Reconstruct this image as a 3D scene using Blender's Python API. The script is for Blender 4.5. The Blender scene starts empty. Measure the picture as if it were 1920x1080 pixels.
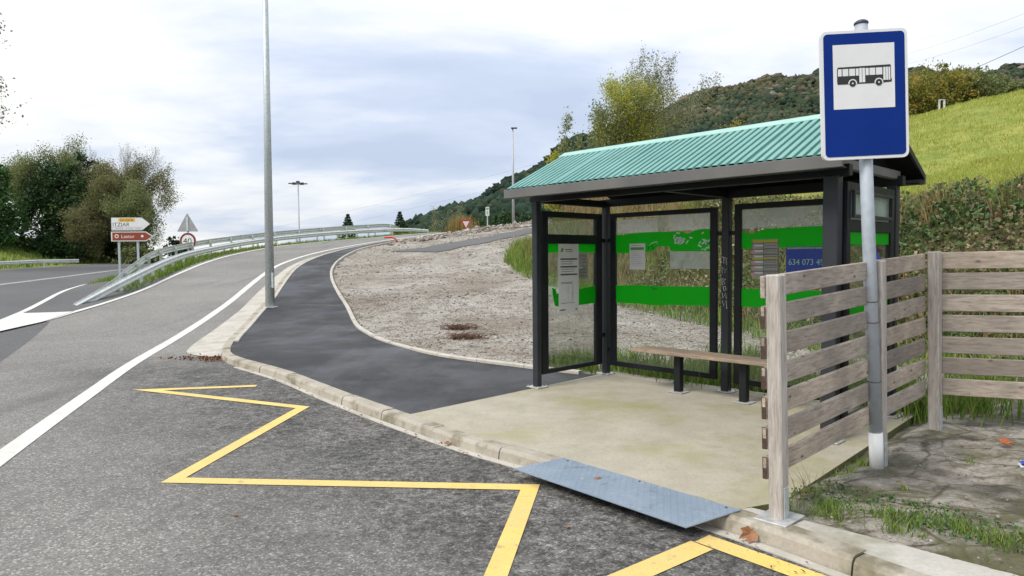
import bpy, math, random
import numpy as np
from mathutils import Vector, Matrix, Euler

# ---------------------------------------------------------------- camera, sky, sun, exposure
S = bpy.context.scene
COL = S.collection
F_PX, PITCH, ROLL, EYE = 1289.2, .0467, -.0081, 1.65
cd = bpy.data.cameras.new('camera'); cam = bpy.data.objects.new('camera', cd); COL.objects.link(cam)
cd.sensor_width = 36; cd.lens = F_PX/1920*36; cd.clip_start = .05; cd.clip_end = 30000
_F = Vector((0, math.cos(PITCH), -math.sin(PITCH))); _U = Vector((0, math.sin(PITCH), math.cos(PITCH))); _R = Vector((1, 0, 0))
_c, _s = math.cos(ROLL), math.sin(ROLL)
_R2 = _c*_R + _s*_U; _U2 = -_s*_R + _c*_U
cam.matrix_world = Matrix(((_R2.x, _U2.x, -_F.x, 0), (_R2.y, _U2.y, -_F.y, 0), (_R2.z, _U2.z, -_F.z, EYE), (0, 0, 0, 1)))
S.camera = cam
S.view_settings.view_transform = 'Standard'; S.view_settings.look = 'None'
S.view_settings.exposure = 0.72; S.view_settings.gamma = 1

SUN_EL, SUN_AZ = math.radians(48), math.radians(-125)     # soft sun behind the cloud, from behind the camera's left
w = bpy.data.worlds.new('World'); S.world = w; w.use_nodes = True
nt = w.node_tree; nt.nodes.clear()
def wn(t, **k):
    n = nt.nodes.new(t)
    for a, b in k.items(): setattr(n, a, b)
    return n
L_ = nt.links.new
sky = wn('ShaderNodeTexSky', sky_type='NISHITA', sun_disc=False, sun_elevation=SUN_EL, sun_rotation=SUN_AZ, dust_density=2.0)
tc = wn('ShaderNodeTexCoord'); sx = wn('ShaderNodeSeparateXYZ'); L_(tc.outputs['Generated'], sx.inputs[0])
def wmath(op, a, b=None, clamp=False):
    n = wn('ShaderNodeMath', operation=op, use_clamp=clamp)
    for i, v in enumerate((a, b)):
        if v is None: continue
        if isinstance(v, (int, float)): n.inputs[i].default_value = v
        else: L_(v, n.inputs[i])
    return n.outputs[0]
zc = wmath('MAXIMUM', sx.outputs[2], 0.0)
den = wmath('ADD', zc, 0.16)
cx = wn('ShaderNodeCombineXYZ'); L_(wmath('DIVIDE', sx.outputs[0], den), cx.inputs[0]); L_(wmath('DIVIDE', sx.outputs[1], den), cx.inputs[1])
def wnoise(scale, detail, rough, loc, sc, dist=0.0):
    mp = wn('ShaderNodeMapping'); mp.inputs['Location'].default_value = loc; mp.inputs['Scale'].default_value = sc
    L_(cx.outputs[0], mp.inputs[0])
    n = wn('ShaderNodeTexNoise'); n.inputs['Scale'].default_value = scale; n.inputs['Detail'].default_value = detail
    n.inputs['Roughness'].default_value = rough; n.inputs['Distortion'].default_value = dist
    L_(mp.outputs[0], n.inputs['Vector']); return n.outputs['Fac']
n1 = wnoise(.55, 8, .50, (3.1, 7.7, 0), (1, 1.25, 1), .35)
n2 = wnoise(1.7, 8, .6, (1.3, 2.2, 0), (1, 1.6, 1), .2)
mixn = wmath('ADD', wmath('MULTIPLY', n1, .80), wmath('MULTIPLY', n2, .20))
rp = wn('ShaderNodeValToRGB'); L_(mixn, rp.inputs[0]); cr = rp.color_ramp
cr.elements[0].position = .36; cr.elements[0].color = (.37, .425, .54, 1)
cr.elements[1].position = .575; cr.elements[1].color = (.685, .69, .69, 1)
e = cr.elements.new(.44); e.color = (.435, .49, .595, 1)
e = cr.elements.new(.505); e.color = (.575, .60, .645, 1)
# an overcast sky grows brighter towards the zenith
zb = wmath('ADD', wmath('MULTIPLY', zc, .55), .90)
vm = wn('ShaderNodeVectorMath', operation='SCALE'); L_(rp.outputs[0], vm.inputs[0]); L_(zb, vm.inputs['Scale'])
bg1 = wn('ShaderNodeBackground'); bg1.inputs[1].default_value = .09; L_(sky.outputs[0], bg1.inputs[0])
bg2 = wn('ShaderNodeBackground'); bg2.inputs[1].default_value = 1.0; L_(vm.outputs[0], bg2.inputs[0])
mx = wn('ShaderNodeMixShader'); mx.inputs[0].default_value = .90; L_(bg1.outputs[0], mx.inputs[1]); L_(bg2.outputs[0], mx.inputs[2])
wo = wn('ShaderNodeOutputWorld'); L_(mx.outputs[0], wo.inputs[0])

sd = bpy.data.lights.new('sun', 'SUN'); sd.energy = 1.7; sd.angle = math.radians(22); sd.color = (1, .96, .9)
sun = bpy.data.objects.new('sun', sd); COL.objects.link(sun)
_dir = Vector((math.sin(SUN_AZ)*math.cos(SUN_EL), math.cos(SUN_AZ)*math.cos(SUN_EL), math.sin(SUN_EL)))
sun.rotation_euler = _dir.to_track_quat('Z', 'Y').to_euler(); sun.location = _dir*50

# ---------------------------------------------------------------- helpers
def lin(v):
    v /= 255.0
    return v/12.92 if v <= .04045 else ((v+.055)/1.055)**2.4
def rgb(r, g, b): return (lin(r), lin(g), lin(b), 1)
MATS = {}
class NT:
    """small wrapper for building a node material"""
    def __init__(s, name):
        s.m = bpy.data.materials.new(name); s.m.use_nodes = True; s.t = s.m.node_tree; s.t.nodes.clear()
        s.out = s.n('ShaderNodeOutputMaterial'); s.bsdf = s.n('ShaderNodeBsdfPrincipled'); s.l(s.bsdf.outputs[0], s.out.inputs[0])
        s.tc = s.n('ShaderNodeTexCoord'); MATS[name] = s.m
    def n(s, t, **k):
        q = s.t.nodes.new(t)
        for a, b in k.items(): setattr(q, a, b)
        return q
    def l(s, a, b): s.t.links.new(a, b)
    def val(s, sock, v):
        if hasattr(v, 'is_output'): s.l(v, sock)
        else: sock.default_value = v
    def coord(s, scale=(1, 1, 1), loc=(0, 0, 0), rot=(0, 0, 0), kind='Object', rand=False):
        mp = s.n('ShaderNodeMapping'); mp.inputs['Scale'].default_value = scale; mp.inputs['Location'].default_value = loc; mp.inputs['Rotation'].default_value = rot
        s.l(s.tc.outputs[kind], mp.inputs[0])
        if rand:
            oi = s.n('ShaderNodeObjectInfo'); ad = s.n('ShaderNodeVectorMath', operation='MULTIPLY_ADD')
            ad.inputs[0].default_value = (17, 31, 23)
            cb = s.n('ShaderNodeCombineXYZ')
            for i in range(3): s.l(oi.outputs['Random'], cb.inputs[i])
            s.l(cb.outputs[0], ad.inputs[1]); s.l(mp.outputs[0], ad.inputs[2]); return ad.outputs[0]
        return mp.outputs[0]
    def noise(s, vec, scale, detail=4, rough=.55, dist=0):
        q = s.n('ShaderNodeTexNoise'); s.l(vec, q.inputs['Vector'])
        for k, v in (('Scale', scale), ('Detail', detail), ('Roughness', rough), ('Distortion', dist)): q.inputs[k].default_value = v
        return q.outputs['Fac']
    def voro(s, vec, scale, feature='F1', out='Distance', rand=1):
        q = s.n('ShaderNodeTexVoronoi', feature=feature); s.l(vec, q.inputs['Vector']); q.inputs['Scale'].default_value = scale
        q.inputs['Randomness'].default_value = rand
        return q.outputs[out]
    def ramp(s, fac, stops, interp='LINEAR'):
        q = s.n('ShaderNodeValToRGB'); q.color_ramp.interpolation = interp; s.l(fac, q.inputs[0]); el = q.color_ramp.elements
        while len(el) > 1: el.remove(el[-1])
        el[0].position = stops[0][0]; el[0].color = col4(stops[0][1])
        for p, c in stops[1:]:
            x = el.new(p); x.color = col4(c)
        return q.outputs[0]
    def mix(s, fac, a, b, mode='MIX'):
        q = s.n('ShaderNodeMix', data_type='RGBA', blend_type=mode)
        s.val(q.inputs[0], fac); s.val(q.inputs[6], col4(a) if not hasattr(a, 'is_output') else a); s.val(q.inputs[7], col4(b) if not hasattr(b, 'is_output') else b)
        return q.outputs[2]
    def math(s, op, a, b=None, clamp=False):
        q = s.n('ShaderNodeMath', operation=op, use_clamp=clamp); s.val(q.inputs[0], a)
        if b is not None: s.val(q.inputs[1], b)
        return q.outputs[0]
    def attr(s, name):
        q = s.n('ShaderNodeAttribute', attribute_name=name); return q.outputs['Fac']
    def bump(s, h, strength=.3, dist=.02):
        q = s.n('ShaderNodeBump'); q.inputs['Strength'].default_value = strength; q.inputs['Distance'].default_value = dist
        s.l(h, q.inputs['Height']); s.l(q.outputs[0], s.bsdf.inputs['Normal'])
    def set(s, color=None, rough=None, metal=None, spec=None):
        if color is not None: s.val(s.bsdf.inputs['Base Color'], col4(color) if not hasattr(color, 'is_output') else color)
        if rough is not None: s.val(s.bsdf.inputs['Roughness'], rough)
        if metal is not None: s.val(s.bsdf.inputs['Metallic'], metal)
        if spec is not None: s.val(s.bsdf.inputs['Specular IOR Level'], spec)
        return s.m
def col4(c):
    if isinstance(c, (int, float)): return (c, c, c, 1)
    return tuple(c) if len(c) == 4 else tuple(c)+(1,)

def simple(name, c1, c2=None, scale=6, rough=.6, metal=0, bump=0, bscale=60, rand=False, detail=5, spec=.5, stretch=(1, 1, 1)):
    t = NT(name); v = t.coord(scale=stretch, rand=rand)
    c = c1
    if c2 is not None:
        c = t.mix(t.ramp(t.noise(v, scale, detail), [(.3, 0.0), (.7, 1.0)]), c1, c2)
    t.set(c, rough, metal, spec)
    if bump: t.bump(t.noise(v, bscale, 4), bump, .01)
    return t.m

class MB:
    """collects geometry and links it as one mesh object"""
    def __init__(s): s.v = []; s.f = []
    def add(s, vs, fs):
        o = len(s.v); s.v += [tuple(q) for q in vs]; s.f += [tuple(i+o for i in q) for q in fs]; return s
    def box(s, c, d, rot=None):
        x, y, z = d[0]/2, d[1]/2, d[2]/2
        vs = [Vector(q) for q in ((-x,-y,-z),(x,-y,-z),(x,y,-z),(-x,y,-z),(-x,-y,z),(x,-y,z),(x,y,z),(-x,y,z))]
        if rot is not None: vs = [rot @ q for q in vs]
        c = Vector(c)
        return s.add([c+q for q in vs], [(0,3,2,1),(4,5,6,7),(0,1,5,4),(1,2,6,5),(2,3,7,6),(3,0,4,7)])
    def bbox(s, c, d, b=.004):
        """box with chamfered edges"""
        x, y, z = d[0]/2, d[1]/2, d[2]/2; b = min(b, x*.6, y*.6, z*.6); c = Vector(c); vs = []; idx = {}
        for sx_ in (-1, 1):
            for sy in (-1, 1):
                for sz in (-1, 1):
                    for ax in range(3):
                        q = [sx_*(x-b), sy*(y-b), sz*(z-b)]; q[ax] = (sx_*x, sy*y, sz*z)[ax]
                        idx[(sx_, sy, sz, ax)] = len(vs); vs.append(c+Vector(q))
        fs = []
        def I(*k): return idx[k]
        for sg in (-1, 1):
            a = [I(sg,-1,-1,0), I(sg,1,-1,0), I(sg,1,1,0), I(sg,-1,1,0)]; fs.append(a if sg > 0 else a[::-1])
            a = [I(-1,sg,-1,1), I(-1,sg,1,1), I(1,sg,1,1), I(1,sg,-1,1)]; fs.append(a if sg > 0 else a[::-1])
            a = [I(-1,-1,sg,2), I(1,-1,sg,2), I(1,1,sg,2), I(-1,1,sg,2)]; fs.append(a if sg > 0 else a[::-1])
        for p in (-1, 1):
            for q in (-1, 1):
                a = [I(-1,p,q,1), I(1,p,q,1), I(1,p,q,2), I(-1,p,q,2)]; fs.append(a if p*q > 0 else a[::-1])
                a = [I(p,-1,q,0), I(p,-1,q,2), I(p,1,q,2), I(p,1,q,0)]; fs.append(a[::-1] if p*q > 0 else a)
                a = [I(p,q,-1,0), I(p,q,1,0), I(p,q,1,1), I(p,q,-1,1)]; fs.append(a[::-1] if p*q > 0 else a)
        for p in (-1, 1):
            for q in (-1, 1):
                for r in (-1, 1):
                    a = [I(p,q,r,0), I(p,q,r,1), I(p,q,r,2)]; fs.append(a if p*q*r > 0 else a[::-1])
        return s.add(vs, fs)
    def tube(s, pts, rad, n=8, cap=True):
        pts = [Vector(p) for p in pts]; m = len(pts)
        rad = [rad]*m if isinstance(rad, (int, float)) else rad
        vs = []; ref = None
        for i, p in enumerate(pts):
            d = (pts[min(i+1, m-1)]-pts[max(i-1, 0)]).normalized()
            if ref is None: ref = d.orthogonal().normalized()
            ref = (ref - d*ref.dot(d)).normalized(); b = d.cross(ref)
            for k in range(n):
                a = 2*math.pi*k/n; vs.append(p+(ref*math.cos(a)+b*math.sin(a))*rad[i])
        fs = [(i*n+k, i*n+(k+1) % n, (i+1)*n+(k+1) % n, (i+1)*n+k) for i in range(m-1) for k in range(n)]
        if cap: fs += [tuple(range(n-1, -1, -1)), tuple((m-1)*n+k for k in range(n))]
        return s.add(vs, fs)
    def prism(s, poly, z0, z1, M=None):
        n = len(poly); vs = [Vector((p[0], p[1], z0)) for p in poly]+[Vector((p[0], p[1], z1)) for p in poly]
        if M is not None: vs = [M @ q for q in vs]
        return s.add(vs, [tuple(range(n-1, -1, -1)), tuple(range(n, 2*n))]+[(i, (i+1) % n, n+(i+1) % n, n+i) for i in range(n)])
    def sweep(s, path, prof, close=True):
        """profile (lateral offset to the right of travel, height) along a path of (x,y,z)"""
        P = [Vector(p) for p in path]; m = len(P); n = len(prof); vs = []
        for i, p in enumerate(P):
            d = (P[min(i+1, m-1)]-P[max(i-1, 0)]); d.z = 0; d.normalize(); r = Vector((d.y, -d.x, 0))
            for (o_, h_) in prof: vs.append(p+r*o_+Vector((0, 0, h_)))
        k = n if close else n-1
        fs = [(i*n+j, (i+1)*n+j, (i+1)*n+(j+1) % n, i*n+(j+1) % n) for i in range(m-1) for j in range(k)]
        if close: fs += [tuple(range(n)), tuple((m-1)*n+j for j in range(n-1, -1, -1))]
        return s.add(vs, fs)
    def mesh(s, name):
        me = bpy.data.meshes.new(name); me.from_pydata(s.v, [], s.f); me.update(); return me
    def build(s, name, mat, parent=None, smooth=False, loc=None):
        o = bpy.data.objects.new(name, s.mesh(name)); COL.objects.link(o)
        o.data.materials.append(MATS[mat] if isinstance(mat, str) else mat)
        if smooth: o.data.polygons.foreach_set('use_smooth', [True]*len(o.data.polygons))
        if parent is not None: o.parent = parent
        if loc is not None: o.location = loc
        return o
def link_mesh(name, me, mat, parent=None, loc=None, rot=None):
    o = bpy.data.objects.new(name, me); COL.objects.link(o)
    if not me.materials: me.materials.append(MATS[mat])
    if parent is not None: o.parent = parent
    if loc is not None: o.location = loc
    if rot is not None: o.rotation_euler = rot
    return o
def tag(o, label=None, cat=None, group=None, kind=None):
    for k, v in (('label', label), ('category', cat), ('group', group), ('kind', kind)):
        if v: o[k] = v
    return o
def empty(name, loc=(0, 0, 0), rot=(0, 0, 0)):
    o = bpy.data.objects.new(name, None); COL.objects.link(o); o.location = loc; o.rotation_euler = rot; o.empty_display_size = .2; return o
def np_mesh(name, V, Fc, mat, parent=None, var=None, smooth=False):
    """fast mesh from numpy arrays: V (n,3), Fc (m,k)"""
    me = bpy.data.meshes.new(name); V = np.asarray(V, np.float32); Fc = np.asarray(Fc, np.int32); m, k = Fc.shape
    me.vertices.add(len(V)); me.vertices.foreach_set('co', V.ravel())
    me.loops.add(m*k); me.loops.foreach_set('vertex_index', Fc.ravel())
    me.polygons.add(m); me.polygons.foreach_set('loop_start', np.arange(0, m*k, k, dtype=np.int32))
    if smooth: me.polygons.foreach_set('use_smooth', np.ones(m, bool))
    if var is not None:
        a = me.attributes.new('var', 'FLOAT', 'POINT'); a.data.foreach_set('value', np.asarray(var, np.float32))
    me.update(calc_edges=True)
    o = bpy.data.objects.new(name, me); COL.objects.link(o); me.materials.append(MATS[mat] if isinstance(mat, str) else mat)
    if parent is not None: o.parent = parent
    return o
def text_mesh(body, size, align='LEFT', spacing=1.0):
    cu = bpy.data.curves.new('lettering', 'FONT'); cu.body = body; cu.size = size; cu.align_x = align; cu.space_character = spacing; cu.resolution_u = 3
    ob = bpy.data.objects.new('lettering', cu); COL.objects.link(ob)
    bpy.context.view_layer.update()
    me = bpy.data.meshes.new_from_object(ob.evaluated_get(bpy.context.evaluated_depsgraph_get()))
    bpy.data.objects.remove(ob); bpy.data.curves.remove(cu); me.materials.clear(); return me
def ss(a, b, x):
    t = np.clip((np.asarray(x, float)-a)/(b-a), 0, 1); return t*t*(3-2*t)
def sp(t, s): return s*np.logaddexp(0, np.asarray(t, float)/s)
def smooth_path(pts, step=.5):
    """Catmull-Rom through 2D/3D points, resampled by arc length"""
    P = np.array(pts, float); P = np.vstack([2*P[0]-P[1], P, 2*P[-1]-P[-2]]); out = []
    for i in range(1, len(P)-2):
        for t in np.linspace(0, 1, 24, endpoint=False):
            a, b, c, d = P[i-1], P[i], P[i+1], P[i+2]
            out.append(.5*((2*b)+(-a+c)*t+(2*a-5*b+4*c-d)*t*t+(-a+3*b-3*c+d)*t**3))
    out.append(P[-2]); out = np.array(out)
    s = np.r_[0, np.cumsum(np.linalg.norm(np.diff(out[:, :2], axis=0), axis=1))]
    n = max(2, int(round(s[-1]/step))+1); q = np.linspace(0, s[-1], n)
    return np.stack([np.interp(q, s, out[:, k]) for k in range(out.shape[1])], 1)
def sub(path, a, b):
    """part of a resampled path between arc lengths a and b"""
    s = np.r_[0, np.cumsum(np.linalg.norm(np.diff(path[:, :2], axis=0), axis=1))]
    q = np.r_[a, s[(s > a+.02) & (s < b-.02)], b]
    return np.stack([np.interp(q, s, path[:, k]) for k in range(path.shape[1])], 1)
def plen(path): return float(np.linalg.norm(np.diff(path[:, :2], axis=0), axis=1).sum())

# ---------------------------------------------------------------- shape of the ground
def ramp(y): return .09*sp(np.asarray(y, float)-16, 1.5) - .30*sp(np.asarray(y, float)-61, 1.2)
RS = .975      # plan scale of everything measured on the road surface
ROAD = -.105   # road level below the kerb top
def left_z(y): return ROAD + .09*sp(np.asarray(y, float)-16, 1.5) - .069*sp(np.asarray(y, float)-20.5, 1.0)
def road_z(y): return ROAD + ramp(y)
EDGE_L = np.array([(-12.3, 17.5), (-12.45, 19.4), (-12.6, 21.4), (-13.0, 24.2), (-14.15, 29), (-15.2, 34), (-15.65, 38), (-15.55, 41.6), (-14.9, 45), (-13.4, 48.5), (-11.3, 51.6), (-8.9, 55.8), (-7.2, 58.7), (-5.6, 62), (-3, 68)])*RS
GORE = np.array([(-13.2, 17.3), (-13.8, 19.07), (-14.23, 20.28), (-15.04, 22.24), (-16.43, 25.4), (-17.95, 29.8), (-19.7, 35.4), (-22.5, 42), (-27, 55), (-30, 66), (-34, 92)])*RS
FAR = np.array([(-26, -10), (-30.5, 10), (-33.5, 25), (-36.4, 40), (-38.2, 50), (-39.6, 58.9), (-40.0, 66), (-39, 76), (-36, 92)])*RS
KERB = np.array([(3.6, 1.3), (2.6, 2.65), (1.95, 3.5), (1.42, 4.2), (.27, 5.47), (-.51, 6.25), (-1.64, 7.6), (-2.44, 8.64), (-3.25, 9.72), (-3.94, 10.5), (-4.5, 11.1), (-4.95, 11.7), (-5.25, 12.35), (-5.55, 13.2), (-5.85, 14.2), (-6.2, 15.56), (-6.75, 17.78), (-7.38, 20.64), (-8.0, 23.2), (-8.9, 27), (-9.5, 30), (-9.85, 33), (-9.95, 36.5), (-9.6, 40.5), (-8.8, 44.6), (-7.3, 49.5), (-5.3, 55), (-3.5, 60), (-1, 67)])
EDGE_R = np.array([(.95, 9.55), (.28, 10.06), (-1.11, 11.27), (-1.96, 12.45), (-2.58, 13.47), (-3.05, 14.46), (-3.6, 15.84), (-4.56, 18.96), (-5.55, 21.91), (-6.57, 25.13), (-7.48, 28.56), (-8.2, 32.49), (-8.6, 36.6), (-8.62, 40.5), (-8.1, 44.1), (-6.9, 48.8), (-5.0, 54), (-3.2, 59.5), (-.8, 66)])
def fx(arr, y): return np.interp(y, arr[:, 1], arr[:, 0])
KS = smooth_path(KERB, .25); ES = smooth_path(EDGE_R, .25)
def kerb_x(y): return np.interp(y, KS[:, 1], KS[:, 0])
def edge_x(y): return np.interp(y, ES[:, 1], ES[:, 0])
BANK = [(.55, 29), (1.0, 33), (3.8, 39), (9, 45), (22, 53), (70, 58), (70, 5.5), (30, 6.6), (12, 8.0), (7.4, 9.2), (6.0, 12.0), (5.2, 16), (3.3, 20.5), (1.35, 25)]
def bank_t(x, y):
    x = np.asarray(x, float); y = np.asarray(y, float); d = np.full(np.broadcast(x, y).shape, 1e9); ins = np.zeros(d.shape, bool)
    for (x1, y1), (x2, y2) in zip(BANK, BANK[1:]+BANK[:1]):
        dx, dy = x2-x1, y2-y1; t = np.clip(((x-x1)*dx+(y-y1)*dy)/(dx*dx+dy*dy), 0, 1)
        d = np.minimum(d, np.hypot(x-x1-t*dx, y-y1-t*dy))
        c = ((y1 > y) != (y2 > y)); ins ^= c & (x < (x2-x1)*(y-y1)/((y2-y1) if y2 != y1 else 1e-9)+x1)
    return np.where(ins, d, -d)
FP0 = np.array((1.67, 4.22)); FU = np.array((.747, .665)); FN = np.array((-.665, .747))     # wooden fence line
def side_z(x, y):
    """uneven ground between the concrete pad and the field bank"""
    rx, ry = np.asarray(x)-FP0[0], np.asarray(y)-FP0[1]; s = rx*FU[0]+ry*FU[1]; q = rx*FN[0]+ry*FN[1]
    zf = np.interp(s, [-3, 0, 1.65, 2.83, 4.5], [-.03, -.015, -.05, .045, .06])
    return zf*(1-ss(.03, .42, q)) + np.where(True, -.11, 0)*ss(.03, .42, q)
def lump(x, y):
    return (np.sin(x*1.7+.3)*np.sin(y*1.3+1.1)*.5+np.sin(x*3.9+y*1.1)*.25+np.sin(y*4.7-x*2.1+.7)*.25)
def ground_z(x, y):
    x = np.asarray(x, float); y = np.asarray(y, float)
    t = bank_t(x, y)
    lot = -.045 + ramp(y) + .12*(sp(x+5, 1.5)-sp(x-3, 1.5))*ss(18, 40, y) + .02*lump(x, y)*ss(.1, .8, x-edge_x(y))
    right_near = ss(0, 1, (x-1.2)-(9.0-y)*1.0+4.5)*(1-ss(8.5, 10.5, y))        # beside the fence
    lot = np.where((x > 1.2) & (y < 10.5), lot*(1-right_near)+side_z(x, y)*right_near, lot)
    b = 2.5*ss(-.2, 3.0, t)*(1+.08*lump(x*.7, y*.7)) + .25*sp(x-8, 1.2)*ss(1, 6, t) - .35*sp(y-49, 2)*ss(2, 8, t)
    b = b - .16*sp(x-34, 3)*ss(1, 6, t)
    lot = lot + np.where(t > -.2, b, 0)
    # left side: verge between the slip road and the main road, then the main road and its grass bank
    xe = fx(EDGE_L, np.maximum(y, 17.5)); xg = fx(GORE, np.maximum(y, 17.3)); xf = fx(FAR, y)
    zl = left_z(y)
    wedge = zl - 7*ss(37, 55, y)*ss(0, 4, x-xg)
    v = ss(.9, 5.5, xe-x)
    k = (y > 17.3)
    verge = np.where(k, (road_z(y)-.02)*(1-v)+(wedge-.02)*v, zl-.02)
    far = zl + 2.0*ss(.6, 9, xf-x) + 2.2*ss(10, 30, xf-x)+.12*lump(x, y)*ss(.6, 3, xf-x) - 9*ss(78, 95, y)
    verge = np.where(x < xf, far, verge)
    road = np.where((x < kerb_x(y)+.25) & (x > xe), road_z(y)-.09, -1e3)
    road2 = np.where((x < xg) & (x > xf) & k, zl-.09, -1e3)
    road3 = np.where((~k) & (x > xf) & (x < kerb_x(y)+.25), zl-.09, -1e3)
    walk = np.where((x >= kerb_x(y)+.25) & (x < edge_x(y)+.05) & (y > 5), ramp(y)-.12, -1e3)
    out = np.where(x < xe, verge, lot)
    for r in (road, road2, road3, walk): out = np.where(r > -500, r, out)
    return out

# ---------------------------------------------------------------- materials
def asphalt(name, dark, light, patch, rough=.85, speck=.5, tint=(1, 1, 1)):
    t = NT(name); v = t.coord()
    agg = t.voro(v, 80, out='Color'); sepn = t.n('ShaderNodeSeparateColor'); t.l(agg, sepn.inputs[0])
    fine = t.noise(v, 130, 3, .7); mid = t.noise(v, 9, 6, .7); big = t.noise(v, patch, 5, .6, .4)
    f = t.math('ADD', t.math('MULTIPLY', t.ramp(big, [(.32, 0.), (.68, 1.)]), .45), t.math('MULTIPLY', t.ramp(mid, [(.3, 0.), (.7, 1.)]), .3))
    f = t.math('ADD', f, t.math('MULTIPLY', fine, .25))
    base = t.mix(f, dark, light)
    st = t.ramp(sepn.outputs[0], [(0, .55), (.5, .95), (.86, 1.1), (.93, 1.9)])
    col = t.mix(speck, base, st, 'MULTIPLY')
    t.set(col, rough, spec=.35)
    t.bump(t.math('ADD', t.voro(v, 95), t.math('MULTIPLY', fine, .6)), .55, .006)
    return t
asphalt('bay_asphalt', (.064, .065, .066), (.155, .155, .150), .55, speck=.8)
# slip road: worn pale wheel tracks, darker towards the kerb of the bay
def slip_asphalt():
    t = asphalt('slip_asphalt', (.135, .130, .119), (.285, .273, .248), .28, speck=.85)
    # the bus bay near the kerb was relaid with a darker, coarser mix
    src = t.bsdf.inputs['Base Color'].links[0].from_socket
    v = t.coord(); sep = t.n('ShaderNodeSeparateXYZ'); t.l(v, sep.inputs[0])
    k = t.math('ADD', t.math('MULTIPLY', sep.outputs[0], .76), t.math('MULTIPLY', sep.outputs[1], .65))   # distance from the kerb line
    kk = t.math('ADD', k, t.math('MULTIPLY', t.noise(v, .9, 5, .65), 2.2))
    m = t.ramp(t.math('MULTIPLY_ADD', kk, .2) if False else t.math('MULTIPLY', kk, .2), [(.34, 0.), (.78, 1.)])
    sepy = t.math('SUBTRACT', 13.0, sep.outputs[1])
    m = t.math('MULTIPLY', m, t.ramp(t.math('MULTIPLY', sepy, .2), [(0., 0.), (.5, 1.)]))
    blot = t.mix(1.0, t.ramp(t.noise(v, 15, 8, .85, .2), [(.44, .30), (.56, .95)]), t.ramp(t.noise(v, 2.0, 6, .7, .3), [(.38, .62), (.62, 1.0)]), 'MULTIPLY')
    dark = t.mix(1.0, src, blot, 'MULTIPLY')
    c2 = t.mix(t.math('MULTIPLY', m, 1.0), src, dark)
    streak = t.noise(t.coord(scale=(1.2, .12, 1), rot=(0, 0, -.35)), 1.3, 4, .6)
    c3 = t.mix(t.ramp(streak, [(.56, 0.), (.72, .35)]), c2, (.06, .062, .065))
    t.set(c3)
slip_asphalt()
asphalt('main_asphalt', (.082, .081, .080), (.142, .139, .134), .25, speck=.6)
def walk_mat():
    t = asphalt('walk_asphalt', (.026, .026, .027), (.052, .052, .053), .5, .72, speck=.5)
    src = t.bsdf.inputs['Base Color'].links[0].from_socket
    v = t.coord()
    w_ = t.ramp(t.noise(v, .42, 5, .6, .5), [(.5, 0.), (.66, 1.)])
    dust = t.ramp(t.noise(t.coord(scale=(1, .6, 1)), 1.6, 7, .7), [(.45, 0.), (.75, .6)])
    pale = t.ramp(t.noise(t.coord(scale=(1, .35, 1), loc=(2, 5, 0)), .8, 6, .65, .4), [(.50, 0.), (.62, .45)])
    c = t.mix(t.math('MULTIPLY', w_, dust), src, (.16, .155, .15)); c = t.mix(pale, c, (.10, .098, .096))
    seam = t.n('ShaderNodeSeparateXYZ'); t.l(v, seam.inputs[0])
    wob = t.math('ADD', seam.outputs[1], t.math('MULTIPLY', t.noise(v, 1.1, 3), .5))
    line = t.math('LESS_THAN', t.math('ABSOLUTE', t.math('SUBTRACT', wob, 19.6)), .035)
    t.set(t.mix(t.math('MULTIPLY', line, .5), c, (.20, .18, .15)))
    t.set(rough=t.ramp(t.noise(v, .6, 4), [(.4, .5), (.6, .85)]))
walk_mat()
def concrete(name, a, b, moss=None, mscale=1.2, mlo=.5, mhi=.7, rough=.85, bstr=.25, pits=True):
    t = NT(name); v = t.coord()
    c = t.mix(t.ramp(t.noise(v, 2.2, 8, .65), [(.3, 0.), (.7, 1.)]), a, b)
    c = t.mix(t.ramp(t.noise(v, 38, 5, .7), [(.35, .25), (.6, 0.)]), c, tuple(q*.55 for q in a[:3]))
    if moss is not None:
        c = t.mix(t.ramp(t.noise(v, mscale, 6, .6), [(mlo, 0.), (mhi, .8)]), c, moss)
    if pits: c = t.mix(t.ramp(t.voro(v, 26), [(.05, .6), (.09, 0.)]), c, tuple(q*.4 for q in a[:3]))
    t.set(c, rough, spec=.3); t.bump(t.noise(v, 55, 6, .7), bstr, .008); return t
tp_ = concrete('pad_concrete', (.36, .325, .25), (.48, .44, .355), (.30, .285, .125), .75, .49, .66)
_src = tp_.bsdf.inputs['Base Color'].links[0].from_socket; _ge = tp_.n('ShaderNodeNewGeometry'); _se = tp_.n('ShaderNodeSeparateXYZ'); tp_.l(_ge.outputs['Normal'], _se.inputs[0])
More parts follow.
